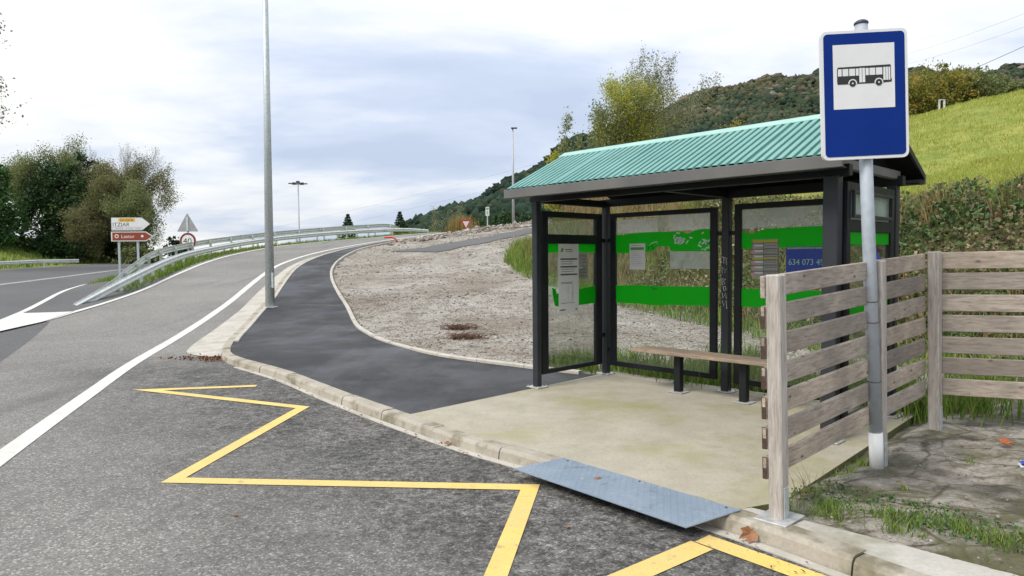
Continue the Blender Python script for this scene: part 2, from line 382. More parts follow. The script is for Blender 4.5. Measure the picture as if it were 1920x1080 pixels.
# moss grows on the damp upright edge of the slab; hairline cracks and grey scuffs on its top
_vp = tp_.coord(); _c2 = _src
_c2 = tp_.mix(tp_.ramp(tp_.noise(_vp, 6, 8, .8, .3), [(.54, 0.), (.66, .4)]), _c2, (.27, .245, .20))
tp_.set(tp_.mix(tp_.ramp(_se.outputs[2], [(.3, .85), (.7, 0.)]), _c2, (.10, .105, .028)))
concrete('kerb_concrete', (.33, .295, .235), (.46, .42, .35), (.15, .13, .075), 3.4, .50, .64)
concrete('gutter_concrete', (.43, .40, .34), (.54, .51, .45), (.33, .30, .24), 2.0, .5, .7)
concrete('edging_concrete', (.42, .39, .33), (.55, .51, .45), (.24, .22, .16), 2.6, .56, .7)
concrete('apron_concrete', (.42, .40, .35), (.56, .53, .48), (.22, .21, .13), 1.9, .5, .66, bstr=.5)
def rough_slab():
    t = NT('broken_concrete'); v = t.coord(); v2 = t.coord(scale=(1, 1.7, 1), rot=(0, 0, .45))
    n = t.noise(v2, 4.2, 10, .78, .5); fine = t.noise(v, 46, 6, .8)
    c = t.ramp(n, [(.34, (.06, .052, .036)), (.43, (.20, .175, .14)), (.50, (.37, .335, .285)), (.66, (.50, .465, .41))])
    c = t.mix(1.0, c, t.ramp(fine, [(.30, .45), (.5, .95), (.7, 1.15)]), 'MULTIPLY')
    crack = t.voro(t.mix(.12, v2, t.n('ShaderNodeTexNoise').outputs['Color']), 1.5, 'DISTANCE_TO_EDGE')
    c = t.mix(t.ramp(t.math('ADD', crack, t.math('MULTIPLY', t.math('SUBTRACT', n, .5), .12)), [(.0, .9), (.035, 0.)]), c, (.06, .05, .03))
    c = t.mix(t.ramp(t.noise(v, 1.3, 7, .7, .4), [(.46, 0.), (.58, .85)]), c, (.10, .095, .035))
    sep = t.n('ShaderNodeSeparateXYZ'); t.l(v, sep.inputs[0])
    far = t.ramp(t.math('MULTIPLY', t.math('SUBTRACT', sep.outputs[1], 4.7), .7), [(0., 0.), (.7, .08)])
    wet = t.ramp(t.math('ADD', t.noise(t.coord(loc=(3, 1, 0)), .9, 6, .6, .3), far), [(.56, 0.), (.68, 1.)])
    c = t.mix(t.math('MULTIPLY', wet, .82), c, (.06, .056, .042))
    t.set(c, t.mix(wet, (.9, .9, .9), (.15, .15, .15)), spec=.4)
    t.bump(t.math('ADD', n, t.math('MULTIPLY', fine, .5)), .9, .03)
rough_slab()
def ground_mat():
    t = NT('ground_soil'); v = t.coord(); g = t.attr('grass')
    big = t.noise(v, .35, 6, .6, .3); mid = t.noise(v, 2.3, 7, .7)
    cell = t.voro(v, 38, out='Color'); sc = t.n('ShaderNodeSeparateColor'); t.l(cell, sc.inputs[0])
    grav = t.mix(t.ramp(big, [(.35, 0.), (.65, 1.)]), (.25, .215, .172), (.40, .378, .335))
    grav = t.mix(t.ramp(mid, [(.34, .75), (.52, 0.)]), grav, (.13, .108, .085))
    grav = t.mix(.8, grav, t.ramp(sc.outputs[0], [(0, .45), (.45, .9), (.8, 1.15), (1, 1.6)]), 'MULTIPLY')
    soil = t.mix(t.ramp(t.noise(v, 3.5, 6, .7), [(.35, 0.), (.65, 1.)]), (.075, .058, .036), (.12, .13, .035))
    gr = t.mix(t.ramp(t.noise(v, 1.3, 6, .65), [(.35, 0.), (.65, 1.)]), (.15, .205, .035), (.30, .30, .075))
    f = t.math('ADD', g, t.math('MULTIPLY', t.math('SUBTRACT', mid, .5), .8))
    c = t.mix(t.ramp(f, [(.25, 0.), (.45, 1.)]), grav, soil)
    c = t.mix(t.ramp(f, [(.62, 0.), (.85, 1.)]), c, gr)
    t.set(c, .95, spec=.2); t.bump(t.math('ADD', t.voro(v, 26), t.math('MULTIPLY', mid, 1.5)), .7, .03)
ground_mat()
def paint(name, c1, c2, wear):
    t = NT(name); v = t.coord()
    c = t.mix(t.ramp(t.noise(v, 3, 6, .7), [(.35, 0.), (.7, 1.)]), c1, c2)
    c = t.mix(t.ramp(t.noise(v, 60, 4, .7), [(.30, wear), (.42, 0.)]), c, (.16, .15, .13))
    c = t.mix(t.ramp(t.noise(v, 9, 8, .8, .4), [(.34, wear), (.44, 0.)]), c, (.19, .18, .155))
    c = t.mix(t.ramp(t.noise(v, .9, 6, .7, .5), [(.45, .22), (.62, 0.)]), c, (.34, .31, .25))
    t.set(c, .6, spec=.3); t.bump(t.noise(v, 110, 3), .4, .004)
paint('white_paint', (.62, .61, .56), (.74, .73, .69), .35)
paint('yellow_paint', (.72, .51, .13), (.79, .58, .175), .65)
def wood(name, c1, c2, c3, axis=(1, 9, 9)):
    t = NT(name); v = t.coord(scale=axis, rand=True); v0 = t.coord(rand=True)
    g = t.noise(v, 7, 7, .65, .6)
    c = t.ramp(g, [(.28, c3), (.45, c1), (.62, c2), (.75, c1)])
    kn = t.voro(t.coord(scale=(1, 2.2, 2.2), rand=True), 4.2)
    c = t.mix(t.ramp(kn, [(.05, .85), (.12, 0.)]), c, tuple(q*.35 for q in c3[:3]))
    oi = t.n('ShaderNodeObjectInfo')
    c = t.mix(1.0, c, t.ramp(oi.outputs['Random'], [(0, (.62, .60, .585)), (.5, (.92, .92, .92)), (1, (1.12, 1.06, .97))]), 'MULTIPLY')
    c = t.mix(t.ramp(t.noise(v0, 1.6, 5, .6), [(.42, .5), (.62, 0.)]), c, (.15, .135, .12))
    t.set(c, .82, spec=.25); t.bump(g, .35, .006)
wood('weathered_wood', (.40, .335, .275), (.53, .46, .385), (.21, .17, .135))
wood('bench_wood', (.40, .29, .20), (.50, .38, .27), (.27, .19, .13))
simple('dark_end_grain', (.045, .026, .017), (.10, .06, .04), 30, .9)
simple('frame_metal', (.008, .009, .011), (.015, .017, .020), 3, .45, .0, .05, 40, spec=.25)
simple('post_metal', (.022, .025, .029), (.036, .040, .046), 2.5, .45, .0, .05, 40, spec=.3)
simple('fascia_metal', (.10, .098, .092), (.145, .14, .128), 1.6, .55, 0, .05, 30)
simple('ceiling_dark', (.007, .007, .008), (.012, .012, .013), 3, .9, spec=.1)
def roof_mat():
    t = NT('roof_green'); v = t.coord()
    c = t.mix(t.ramp(t.noise(v, 1.7, 6, .6), [(.3, 0.), (.7, 1.)]), (.095, .27, .23), (.15, .345, .30))
    c = t.mix(t.ramp(t.noise(t.coord(scale=(4, 1, 1)), 3, 6, .7), [(.52, 0.), (.78, .6)]), c, (.07, .17, .13))
    t.set(c, .38, spec=.5)
roof_mat()
simple('ridge_green', (.25, .45, .39), (.32, .53, .46), 2.5, .4)
def galv(name, a, b, rough=.5, metal=.35):
    t = NT(name); v = t.coord()
    c = t.mix(t.ramp(t.voro(v, 16), [(.2, 0.), (.6, 1.)]), a, b)
    c = t.mix(t.ramp(t.noise(t.coord(scale=(1, 1, .25)), 5, 6, .7), [(.5, 0.), (.75, .5)]), c, tuple(q*.6 for q in a[:3]))
    t.set(c, rough, metal)
galv('galvanised', (.42, .46, .455), (.53, .57, .56))
galv('rail_metal', (.58, .61, .59), (.68, .70, .68), .6, .12)
galv('post_grey', (.36, .40, .44), (.41, .45, .49), .55, .1)
galv('plate_zinc', (.42, .43, .42), (.55, .55, .53), .5, .4)
def plate_mat():
    t = NT('tread_plate'); v = t.coord(); 
    a = t.n('ShaderNodeTexWave', wave_type='BANDS', bands_direction='DIAGONAL'); t.l(t.coord(scale=(1, 1, 0)), a.inputs['Vector']); a.inputs['Scale'].default_value = 7
    c = t.mix(t.ramp(t.noise(v, 3.2, 6, .65), [(.35, 0.), (.68, 1.)]), (.225, .285, .35), (.29, .35, .415))
    c = t.mix(t.ramp(t.noise(v, 17, 6, .7), [(.56, 0.), (.68, .7)]), c, (.38, .41, .44))
    c = t.mix(t.ramp(t.noise(v, 5, 8, .75, .4), [(.56, 0.), (.66, .55)]), c, (.13, .13, .125))
    t.set(c, .45, .15); t.bump(t.noise(v, 40, 4), .15, .004)
plate_mat()
simple('sign_blue', (.002, .022, .165), (.003, .028, .20), 2, .4, spec=.12)
simple('sign_white', (.66, .66, .64), (.72, .72, .70), 4, .4)
simple('sign_black', (.018, .018, .018), None, rough=.5)
simple('sign_red', (.55, .03, .03), (.45, .02, .02), 6, .45)
simple('sign_darkred', (.20, .02, .025), (.15, .015, .02), 6, .45)
simple('sign_brown', (.26, .045, .02), (.22, .038, .016), 5, .45)
simple('sign_yellow', (.72, .42, .03), (.66, .38, .03), 5, .45)
simple('sign_back', (.28, .28, .30), (.36, .36, .37), 5, .5, .2)
simple('dark_cap', (.03, .035, .05), (.05, .055, .07), 8, .5)
simple('red_plastic', (.62, .035, .03), (.52, .03, .03), 6, .45)
def vinyl(name, c1, c2, trans):
    t = NT(name); c = t.mix(t.ramp(t.noise(t.coord(), 2, 5), [(.3, 0.), (.7, 1.)]), c1, c2); t.set(c, .5, spec=.3)
    tr = t.n('ShaderNodeBsdfTranslucent'); t.l(c, tr.inputs[0]); m = t.n('ShaderNodeMixShader'); m.inputs[0].default_value = trans
    t.l(t.bsdf.outputs[0], m.inputs[1]); t.l(tr.outputs[0], m.inputs[2]); t.l(m.outputs[0], t.out.inputs[0])
vinyl('sticker_green', (.006, .50, .008), (.010, .56, .012), .5)
simple('paper', (.62, .62, .63), (.70, .70, .70), 9, .8)
simple('paper_print', (.05, .05, .05), (.12, .12, .12), 60, .8)
simple('paper_grey', (.30, .30, .29), (.40, .40, .38), 9, .8)
simple('print_green', (.12, .32, .08), None, rough=.8)
simple('print_pink', (.62, .30, .32), None, rough=.8)
simple('print_yellow', (.48, .46, .06), None, rough=.8)
simple('poster_blue', (.022, .055, .36), (.03, .07, .40), 5, .6)
simple('print_mint', (.36, .60, .42), None, rough=.6)
simple('marker_black', (.02, .03, .022), None, rough=.6)
simple('marker_white', (.62, .64, .66), None, rough=.6)
simple('lamp_dark', (.06, .065, .075), (.09, .095, .105), 5, .5)
simple('lamp_grey', (.40, .42, .44), (.46, .48, .5), 5, .5)
simple('cable', (.10, .10, .11), None, rough=.7)
def see_through(name, tint, dirt, amount, lo=.45, hi=.7, gloss=.06):
    t = NT(name); v = t.coord()
    tr = t.n('ShaderNodeBsdfTransparent'); tr.inputs[0].default_value = col4(tint)
    gl = t.n('ShaderNodeBsdfGlossy'); gl.inputs['Roughness'].default_value = .03
    d1 = t.n('ShaderNodeBsdfDiffuse'); d1.inputs[0].default_value = col4(dirt); d2 = t.n('ShaderNodeBsdfTranslucent'); d2.inputs[0].default_value = col4(dirt)
    df = t.n('ShaderNodeMixShader'); df.inputs[0].default_value = .5; t.l(d1.outputs[0], df.inputs[1]); t.l(d2.outputs[0], df.inputs[2])
    fr = t.n('ShaderNodeFresnel'); fr.inputs[0].default_value = 1.45
    m1 = t.n('ShaderNodeMixShader'); t.l(t.math('MULTIPLY', fr.outputs[0], .55), m1.inputs[0]); t.l(tr.outputs[0], m1.inputs[1]); t.l(gl.outputs[0], m1.inputs[2])
    m2 = t.n('ShaderNodeMixShader'); d = t.math('MULTIPLY', t.ramp(t.noise(v, 2.2, 7, .7, .4), [(lo, .35), (hi, 1.)]), amount)
    t.l(d, m2.inputs[0]); t.l(m1.outputs[0], m2.inputs[1]); t.l(df.outputs[0], m2.inputs[2]); t.l(m2.outputs[0], t.out.inputs[0])
see_through('glass', (.975, .985, .98), (.6, .62, .6), .035)
see_through('frosted', (.85, .9, .86), (.62, .70, .62), .80, .3, .6)
see_through('film', (.92, .93, .92), (.86, .87, .84), .88, .3, .55)
see_through('thin_film', (.93, .95, .94), (.72, .75, .73), .5, .3, .6)
def leafy(name, stops, rough=.6, trans=.25):
    t = NT(name); c = t.ramp(t.attr('var'), stops)
    t.set(c, rough, spec=.25)
    tr = t.n('ShaderNodeBsdfTranslucent'); t.l(c, tr.inputs[0]); m = t.n('ShaderNodeMixShader'); m.inputs[0].default_value = trans
    t.l(t.bsdf.outputs[0], m.inputs[1]); t.l(tr.outputs[0], m.inputs[2]); t.l(m.outputs[0], t.out.inputs[0])
leafy('leaf_dark', [(0, (.014, .034, .013)), (.5, (.036, .080, .025)), (1, (.09, .15, .045))], trans=.35)
leafy('leaf_laurel', [(0, (.022, .060, .016)), (.5, (.05, .12, .028)), (1, (.11, .20, .05))], trans=.3)
leafy('leaf_brown', [(0, (.12, .10, .055)), (.3, (.24, .20, .12)), (.5, (.34, .285, .18)), (.58, (.15, .20, .055)), (1, (.30, .34, .11))], trans=.5)
leafy('leaf_olive', [(0, (.11, .135, .05)), (.5, (.23, .265, .105)), (1, (.36, .38, .18))], trans=.45)
leafy('leaf_yellow', [(0, (.19, .21, .03)), (.4, (.36, .38, .055)), (.8, (.52, .51, .08)), (1, (.60, .52, .09))], trans=.5)
leafy('leaf_pale', [(0, (.13, .15, .07)), (.5, (.24, .255, .13)), (1, (.34, .34, .19))], trans=.4)
leafy('leaf_autumn', [(0, (.10, .115, .025)), (.35, (.21, .225, .045)), (.65, (.38, .30, .06)), (1, (.48, .28, .06))], trans=.45)
leafy('leaf_bramble', [(0, (.035, .07, .024)), (.3, (.08, .145, .045)), (.52, (.16, .22, .085)), (.68, (.21, .15, .09)), (.85, (.32, .25, .155)), (1, (.46, .40, .28))])
leafy('grass_blade', [(0, (.06, .12, .018)), (.5, (.15, .25, .038)), (.85, (.27, .33, .075)), (1, (.38, .33, .14))])
leafy('field_blade', [(0, (.19, .26, .035)), (.5, (.32, .36, .06)), (.8, (.44, .43, .10)), (1, (.52, .45, .18))])
leafy('dry_blade', [(0, (.12, .085, .035)), (.5, (.25, .18, .075)), (1, (.38, .29, .14))])
leafy('reed_blade', [(0, (.20, .14, .045)), (.5, (.38, .27, .09)), (1, (.52, .40, .17))])
leafy('scrub', [(0, (.012, .026, .017)), (.4, (.022, .042, .024)), (.7, (.042, .058, .028)), (.88, (.080, .072, .036)), (1, (.105, .092, .05))], .95, 0)
leafy('litter_leaf', [(0, (.06, .025, .012)), (.5, (.16, .065, .03)), (1, (.28, .13, .06))], .7, .1)
leafy('stone_bits', [(0, (.09, .072, .055)), (.4, (.22, .185, .15)), (.8, (.35, .315, .275)), (1, (.50, .47, .43))], .9, 0)
simple('bark', (.085, .07, .055), (.15, .13, .105), 8, .9, 0, .4, 30)
simple('bark_pale', (.16, .14, .115), (.24, .215, .18), 8, .9, 0, .4, 30)
simple('stem_red', (.10, .055, .04), (.15, .09, .055), 12, .8)
def hill_mat():
    t = NT('hill_soil'); v = t.coord()
    c = t.mix(t.ramp(t.noise(v, .022, 6, .6), [(.4, 0.), (.62, 1.)]), (.022, .034, .017), (.085, .068, .034))
    c = t.mix(t.ramp(t.noise(v, .12, 5, .7), [(.4, .7), (.6, 0.)]), c, (.014, .022, .012))
    t.set(c, 1, spec=.1)
hill_mat()
simple('rock', (.20, .19, .17), (.34, .33, .30), .4, .9, 0, .6, 2)
def sea_mat():
    t = NT('sea'); t.set((.10, .13, .16), .25, spec=.5); t.bump(t.noise(t.coord(), .02, 5), .3, 3)
sea_mat()

# ---------------------------------------------------------------- setting: ground, roads, pavements
def axis(segs):
    out = []
    for a, b, st in segs: out.append(np.arange(a, b, st))
    return np.concatenate(out+[[segs[-1][1]]])
gx = axis([(-130, -42, 4), (-42, -34, 1.0), (-34, -22, 1.0), (-22, -11, .4), (-11, 8, .3), (8, 20, .7), (20, 45, 1.5), (45, 100, 5)])
gy = axis([(-12, 2, 2), (2, 16, .3), (16, 34, .5), (34, 66, .8), (66, 84, 2), (84, 120, 6)])
GX, GY = np.meshgrid(gx, gy); GZ = ground_z(GX, GY)
ids = np.arange(GX.size).reshape(GX.shape)
quads = np.stack([ids[:-1, :-1], ids[:-1, 1:], ids[1:, 1:], ids[1:, :-1]], -1).reshape(-1, 4)
ground = np_mesh('ground', np.stack([GX, GY, GZ], -1).reshape(-1, 3), quads, 'ground_soil', smooth=True)
tag(ground, 'gravel lot and grassy ground around the bus stop', kind='structure')
tb = bank_t(GX, GY); xe_ = fx(EDGE_L, np.maximum(GY, 17.5)); xf_ = fx(FAR, GY)
gmask = np.where(tb > -1.2, ss(-1.2, 2.2, tb)*.62+ .4*ss(2.6, 4.2, tb), 0)
gmask = np.where((GX < xe_-.2) & (GY > 25), .9, gmask); gmask = np.where(GX < xf_-.3, .95, gmask)
a_ = ground.data.attributes.new('grass', 'FLOAT', 'POINT'); a_.data.foreach_set('value', gmask.astype(np.float32).ravel())

def sheet(name, ys, xl, xr, zf, mat, n=6, parent=None, dz=0.0):
    ys = np.asarray(ys, float); t = np.linspace(0, 1, n); XL = xl(ys)[:, None]; XR = xr(ys)[:, None]
    X = XL+(XR-XL)*t; Y = np.repeat(ys[:, None], n, 1); Z = zf(X, Y)+dz
    i = np.arange(X.size).reshape(X.shape); q = np.stack([i[:-1, :-1], i[:-1, 1:], i[1:, 1:], i[1:, :-1]], -1).reshape(-1, 4)
    return np_mesh(name, np.stack([X, Y, Z], -1).reshape(-1, 3), q, mat, parent)
def slip_left(y):
    seam = -8.74-.52*(y-11.64)
    return np.where(y < 17.6, seam, fx(EDGE_L, np.maximum(y, 17.5))-.35)
slip = tag(sheet('slip_road', np.r_[np.arange(-8, 13, 1.), np.arange(13, 22, .4), np.arange(22, 67, 1.)], slip_left, lambda y: kerb_x(y)+.12, lambda x, y: road_z(y), 'slip_asphalt', 8),
           'grey asphalt slip road climbing past the bus bay', kind='structure')
def main_right(y):
    return np.where(y < 17.6, -8.74-.52*(y-11.64)+.25, fx(GORE, np.maximum(y, 17.3))+.7)
main = tag(sheet('main_road', np.r_[np.arange(-8, 13, 1.), np.arange(13, 22, .4), np.arange(22, 88, 1.)], lambda y: fx(FAR, y)-.7, main_right, lambda x, y: left_z(y), 'main_asphalt', 8, dz=-.005),
           'dark asphalt main road with painted lines', kind='structure')
def gore_z(x, y):
    v = ss(.9, 5.5, fx(EDGE_L, y)-x); return np.where((y > 17.4) & (y < 27.3), np.maximum(left_z(y), road_z(y)*(1-v)+left_z(y)*v)+.012, left_z(y))
apron_ys = np.arange(17.4, 27.5, .3)
gap = tag(sheet('gore_paving', apron_ys, lambda y: fx(GORE, y)-.2, lambda y: fx(EDGE_L, y)+.1, gore_z, 'main_asphalt', 8),
          'asphalt wedge where the slip road leaves the main road', kind='structure')

def stripe(name, path, width, zf, mat, parent, dz=.006):
    P = smooth_path(np.array(path)*RS, .6); m = len(P); d = np.gradient(P, axis=0); d /= np.linalg.norm(d, axis=1)[:, None]; r = np.stack([d[:, 1], -d[:, 0]], 1)
    wv = np.interp(np.linspace(0, 1, m), np.linspace(0, 1, len(width)), width) if hasattr(width, '__len__') else np.full(m, width)
    A = P-r*wv[:, None]/2; Bq = P+r*wv[:, None]/2
    V = np.concatenate([np.c_[A, zf(A[:, 0], A[:, 1])+dz], np.c_[Bq, zf(Bq[:, 0], Bq[:, 1])+dz]])
    i = np.arange(m-1); return np_mesh(name, V, np.stack([i, i+m, i+m+1, i+1], 1), mat, parent)
rz = lambda x, y: road_z(y)
lz = lambda x, y: left_z(y)
stripe('white_edge_line', [(-2.2, -1.5), (-3.2, 2.0), (-4.66, 6.16), (-5.6, 8.93), (-6.6, 12.0), (-7.6, 15.83), (-8.25, 18.8), (-8.8, 21.5), (-9.6, 25.11), (-10.4, 28.9), (-11.0, 32.4), (-11.25, 36.6), (-11.05, 40.4), (-10.4, 44.5), (-9.3, 48.8), (-7.7, 53.5), (-5.9, 58.5), (-4.2, 63)], .2, rz, 'white_paint', slip)
stripe('white_edge_line', [(-12.38, 16.8), (-12.3, 18.1), (-12.45, 19.4), (-12.6, 21.4), (-13.0, 24.2), (-14.1, 29), (-15.1, 34), (-15.5, 38), (-15.4, 41.6), (-14.75, 45), (-13.25, 48.5), (-11.15, 51.6), (-8.75, 55.8), (-7.05, 58.7), (-5.5, 62)], .17, rz, 'white_paint', slip, .016)
stripe('white_edge_line', [(-11.0, 11.0), (-12.2, 14.2), (-13.42, 17.95), (-13.8, 19.07), (-14.23, 20.28), (-15.04, 22.24), (-16.43, 25.42), (-17.9, 29.77), (-19.7, 35.4), (-22.5, 42), (-26.8, 55), (-29.5, 64)], .18, lambda x, y: np.maximum(left_z(y), gore_z(x, y)), 'white_paint', main, .008)
for off in (-.14, .14):
    stripe('white_centre_line', [(-18.5+off, 10), (-21+off, 21), (-23.85+off, 32), (-25.6+off, 39), (-28.5+off, 50.5), (-30.5+off, 62), (-31+off, 74)], .12, lz, 'white_paint', main, .01)
stripe('white_edge_line', [(-30.2, 12), (-33.6, 27), (-35.9, 40), (-37.6, 50), (-39.0, 58.9), (-39.4, 66), (-38.4, 76)], .16, lz, 'white_paint', main, .01)
# solid white nose of the gore
gv = [(-12.35, 16.0), (-12.45, 17.3), (-12.75, 18.9), (-13.9, 18.85), (-13.3, 17.2), (-12.6, 15.5), (-11.3, 12.2), (-10.6, 10.6), (-11.2, 13.2)]
gn = MB().add([(x*RS, y*RS, max(float(road_z(y*RS)), float(left_z(y*RS)))+.022) for x, y in [(-12.5, 19.55), (-13.0, 19.43), (-13.8, 19.30), (-13.42, 17.95), (-12.85, 16.2), (-12.0, 14.0), (-11.2, 12.0), (-11.7, 13.8), (-12.1, 15.4), (-12.2, 17.8)]],
              [(1, 2, 3), (0, 1, 3), (0, 3, 4, 9), (9, 4, 5, 8), (8, 5, 7), (7, 5, 6)])
gn.build('white_gore_nose', 'white_paint', main)
# yellow zigzag of the bus stop
def zigzag(name, pts, wd):
    P = [np.array(p, float)*RS for p in pts]; lf, rt = [], []
    for i, p in enumerate(P):
        if i == 0: d = P[1]-p; d /= np.linalg.norm(d); n_ = np.array((-d[1], d[0])); m_ = n_*wd/2
        elif i == len(P)-1: d = p-P[i-1]; d /= np.linalg.norm(d); n_ = np.array((-d[1], d[0])); m_ = n_*wd/2
        else:
            d1 = p-P[i-1]; d1 /= np.linalg.norm(d1); d2 = P[i+1]-p; d2 /= np.linalg.norm(d2)
            n1_ = np.array((-d1[1], d1[0])); n2_ = np.array((-d2[1], d2[0])); b_ = n1_+n2_; b_ /= np.linalg.norm(b_); m_ = b_*(wd/2)/max(.12, b_@n1_)
        lf.append(p+m_); rt.append(p-m_)
    q = MB(); n = len(P); vs = [(a[0], a[1], float(road_z(a[1]))+.006) for a in lf+rt]
    q.add(vs, [(i, n+i, n+i+1, i+1) for i in range(n-1)]); return q.build(name, 'yellow_paint', slip)
zigzag('yellow_zigzag_line', [(-3.60, 9.58), (-5.0, 9.34), (-2.52, 8.17), (-2.76, 5.5), (.13, 5.26), (-.30, 2.55), (2.0, 2.3)], .13)
zigzag('yellow_zigzag_line', [(1.16, 4.17), (.56, 3.70), (.0, 3.26)], .16)
zigzag('yellow_zigzag_line', [(1.19, 4.27), (1.68, 3.70), (2.1, 3.2)], .15)

# dark asphalt footway and the concrete pad of the shelter
def walk_right(y):
    pad = -.96+(y-7.25)*1.0+.15
    return np.where(y < 9.5, np.maximum(pad, kerb_x(y)+.14), edge_x(y)+.03)
footway = tag(sheet('footway', np.r_[np.arange(6.9, 24, .25), np.arange(24, 62, 1.)], lambda y: kerb_x(y)+.1, walk_right, lambda x, y: ramp(y)-.008, 'walk_asphalt', 6),
              'dark new asphalt footway rising beside the road', kind='structure')
_kd = np.gradient(KS, axis=0); _kd /= np.linalg.norm(_kd, axis=1)[:, None]; _ki = KS+np.stack([_kd[:, 1], -_kd[:, 0]], 1)*.135
_ki = _ki[(_ki[:, 1] > 4.30) & (_ki[:, 1] < 7.28)]
pad_poly = [(1.80, 4.52), (4.14, 6.98), (1.42, 9.70)]+[tuple(q) for q in _ki[::-1]]
pad = tag(MB().prism(pad_poly[::1], -.30, -.003).build('concrete_pad', 'pad_concrete'), 'pale concrete pad under the bus shelter', kind='structure')
# kerb of single stones
kerb = empty('kerb'); tag(kerb, 'pale concrete kerb of single stones around the bus bay', kind='structure')
KP = np.c_[KS, ramp(KS[:, 1])]; klen = plen(KP)
kprof = [(-.018, -.20), (-.018, -.10), (-.006, -.026), (.010, -.006), (.026, 0.), (.15, 0.), (.15, -.20)]
rng = random.Random(4)
a = 0.0; i = 0
while a < klen-1:
    ln = .98 if a < 26 else 4.0
    q = sub(KP, a+.006, min(a+ln-.006, klen)); dz_ = rng.uniform(-.005, .004)
    q[:, 2] += dz_; q[:, :2] += rng.uniform(-.004, .004)
    MB().sweep(q, kprof).build('kerb_stone', 'kerb_concrete', kerb); a += ln; i += 1
# low concrete strip at the foot of the kerb
stp = sub(smooth_path(KERB[:14], .3), 0, 12.6); d_ = np.gradient(stp, axis=0); d_ /= np.linalg.norm(d_, axis=1)[:, None]
stp = stp+np.stack([-d_[:, 1], d_[:, 0]], 1)*.055
MB().sweep(np.c_[stp, road_z(stp[:, 1])], [(-.034, -.05), (-.034, .007), (.034, .010), (.034, -.05)]).build('kerb_base_strip', 'gutter_concrete', kerb)
# concrete gutter along the slip road, built of cast lengths
gut = empty('gutter'); tag(gut, 'pale concrete gutter channel beside the footway', kind='structure')
GL = np.array([(-5.25, 11.95), (-5.6, 12.2), (-5.98, 12.55), (-6.28, 13.2), (-6.6, 14.2), (-7.0, 15.87), (-7.38, 17.6), (-7.85, 19.9), (-8.45, 22.5), (-9.2, 26), (-9.85, 29.3), (-10.3, 32), (-10.55, 36), (-10.2, 40.5), (-9.4, 44.6), (-7.9, 49.5), (-6, 54.5)])
GL = np.where(GL[:, 1:] > 12.6, GL*RS, GL); GLS = smooth_path(GL, .2)
gy0 = 11.95; seg = np.r_[np.arange(12.0, 30, 2.0), np.arange(30, 54, 4.)]
for y0, y1 in zip(seg[:-1], seg[1:]):
    ys = np.linspace(y0+(.006 if y0 > 12 else 0), y1-.006, 9)
    o = sheet('gutter_length', ys, lambda y: np.interp(y, GLS[:, 1], GLS[:, 0]), lambda y: kerb_x(y)+.02, lambda x, y: road_z(y)+.008+.035*np.clip(1-(kerb_x(y)-x)/.6, 0, 1)**2, 'gutter_concrete', 5, gut)
# second low kerb row beside the footway
MB().sweep(np.c_[sub(KS, 15.2, 46)+0, ramp(sub(KS, 15.2, 46)[:, 1])], [(.155, -.1), (.155, .018), (.165, .022), (.235, .022), (.245, .012), (.245, -.1)]).build('kerb_inner_row', 'edging_concrete', kerb)
# edging stones between footway and gravel
edging = empty('edging_kerb'); tag(edging, 'narrow concrete edging between footway and gravel lot', kind='structure')
EP = np.c_[ES, ramp(ES[:, 1])]; el = plen(EP); a = 0
while a < el-1:
    ln = .95 if a < 20 else 4.0; q = sub(EP, a+.005, min(el, a+ln-.005)); q[:, 2] += rng.uniform(-.006, .006)
    MB().sweep(q, [(-.05, -.15), (-.05, .022), (-.038, .034), (.038, .034), (.05, .022), (.05, -.15)]).build('edging_stone', 'edging_concrete', edging); a += ln
# narrow tarmac track across the lot
TRK = np.array([(-9, 33), (-5.2, 36.2), (-1.2, 41.5), (3.2, 48), (6, 54)])
tp = smooth_path(TRK[1:], .8); d_ = np.gradient(tp, axis=0); d_ /= np.linalg.norm(d_, axis=1)[:, None]; r_ = np.stack([d_[:, 1], -d_[:, 0]], 1)
wv = 1.7+.25*np.sin(np.arange(len(tp))*1.7); cols = [tp+r_*wv[:, None]*k for k in (-1, -.5, 0, .5, 1)]
V = np.concatenate([np.c_[c_, ground_z(c_[:, 0], c_[:, 1])+.03] for c_ in cols]); m = len(tp); ii = np.arange(m-1)
tag(np_mesh('tarmac_track', V, np.concatenate([np.stack([ii+k*m, ii+1+k*m, ii+1+(k+1)*m, ii+(k+1)*m], 1) for k in range(4)]), 'main_asphalt'), 'worn tarmac track crossing the gravel lot', kind='structure')
# concrete beside the pad: a smooth strip along the kerb and a broken slab
ys = np.linspace(1.2, 4.45, 22)
tag(sheet('kerb_apron', ys, lambda y: kerb_x(y)+.145, lambda y: kerb_x(y)+.145+np.clip(.18+(4.45-y)*.34, .1, .62), lambda x, y: np.full(np.shape(x), -.004)-.02*ss(.2, .7, x-kerb_x(y)), 'apron_concrete', 5), 'smooth concrete strip behind the kerb', kind='structure')
sx_ = np.arange(1.6, 10.2, .12); sy_ = np.arange(.6, 9.6, .12); SXX, SYY = np.meshgrid(sx_, sy_)
SZZ = side_z(SXX, SYY)+.03+.018*lump(SXX*2.1, SYY*2.1)+.012*lump(SXX*6.3, SYY*5.1) - .05*(1-ss(.45, .85, SXX-kerb_x(SYY)))
keep = (SXX > kerb_x(SYY)+.14)
i_ = np.arange(SXX.size).reshape(SXX.shape); qd = np.stack([i_[:-1, :-1], i_[:-1, 1:], i_[1:, 1:], i_[1:, :-1]], -1).reshape(-1, 4)
inpad = ((SXX-1.76)*.7213-(SYY-4.48)*.6926 < -.16)       # towards the shelter
kq = keep.ravel() & ~inpad.ravel() & (bank_t(SXX, SYY).ravel() < .4)
qd = qd[kq[qd].all(1)]
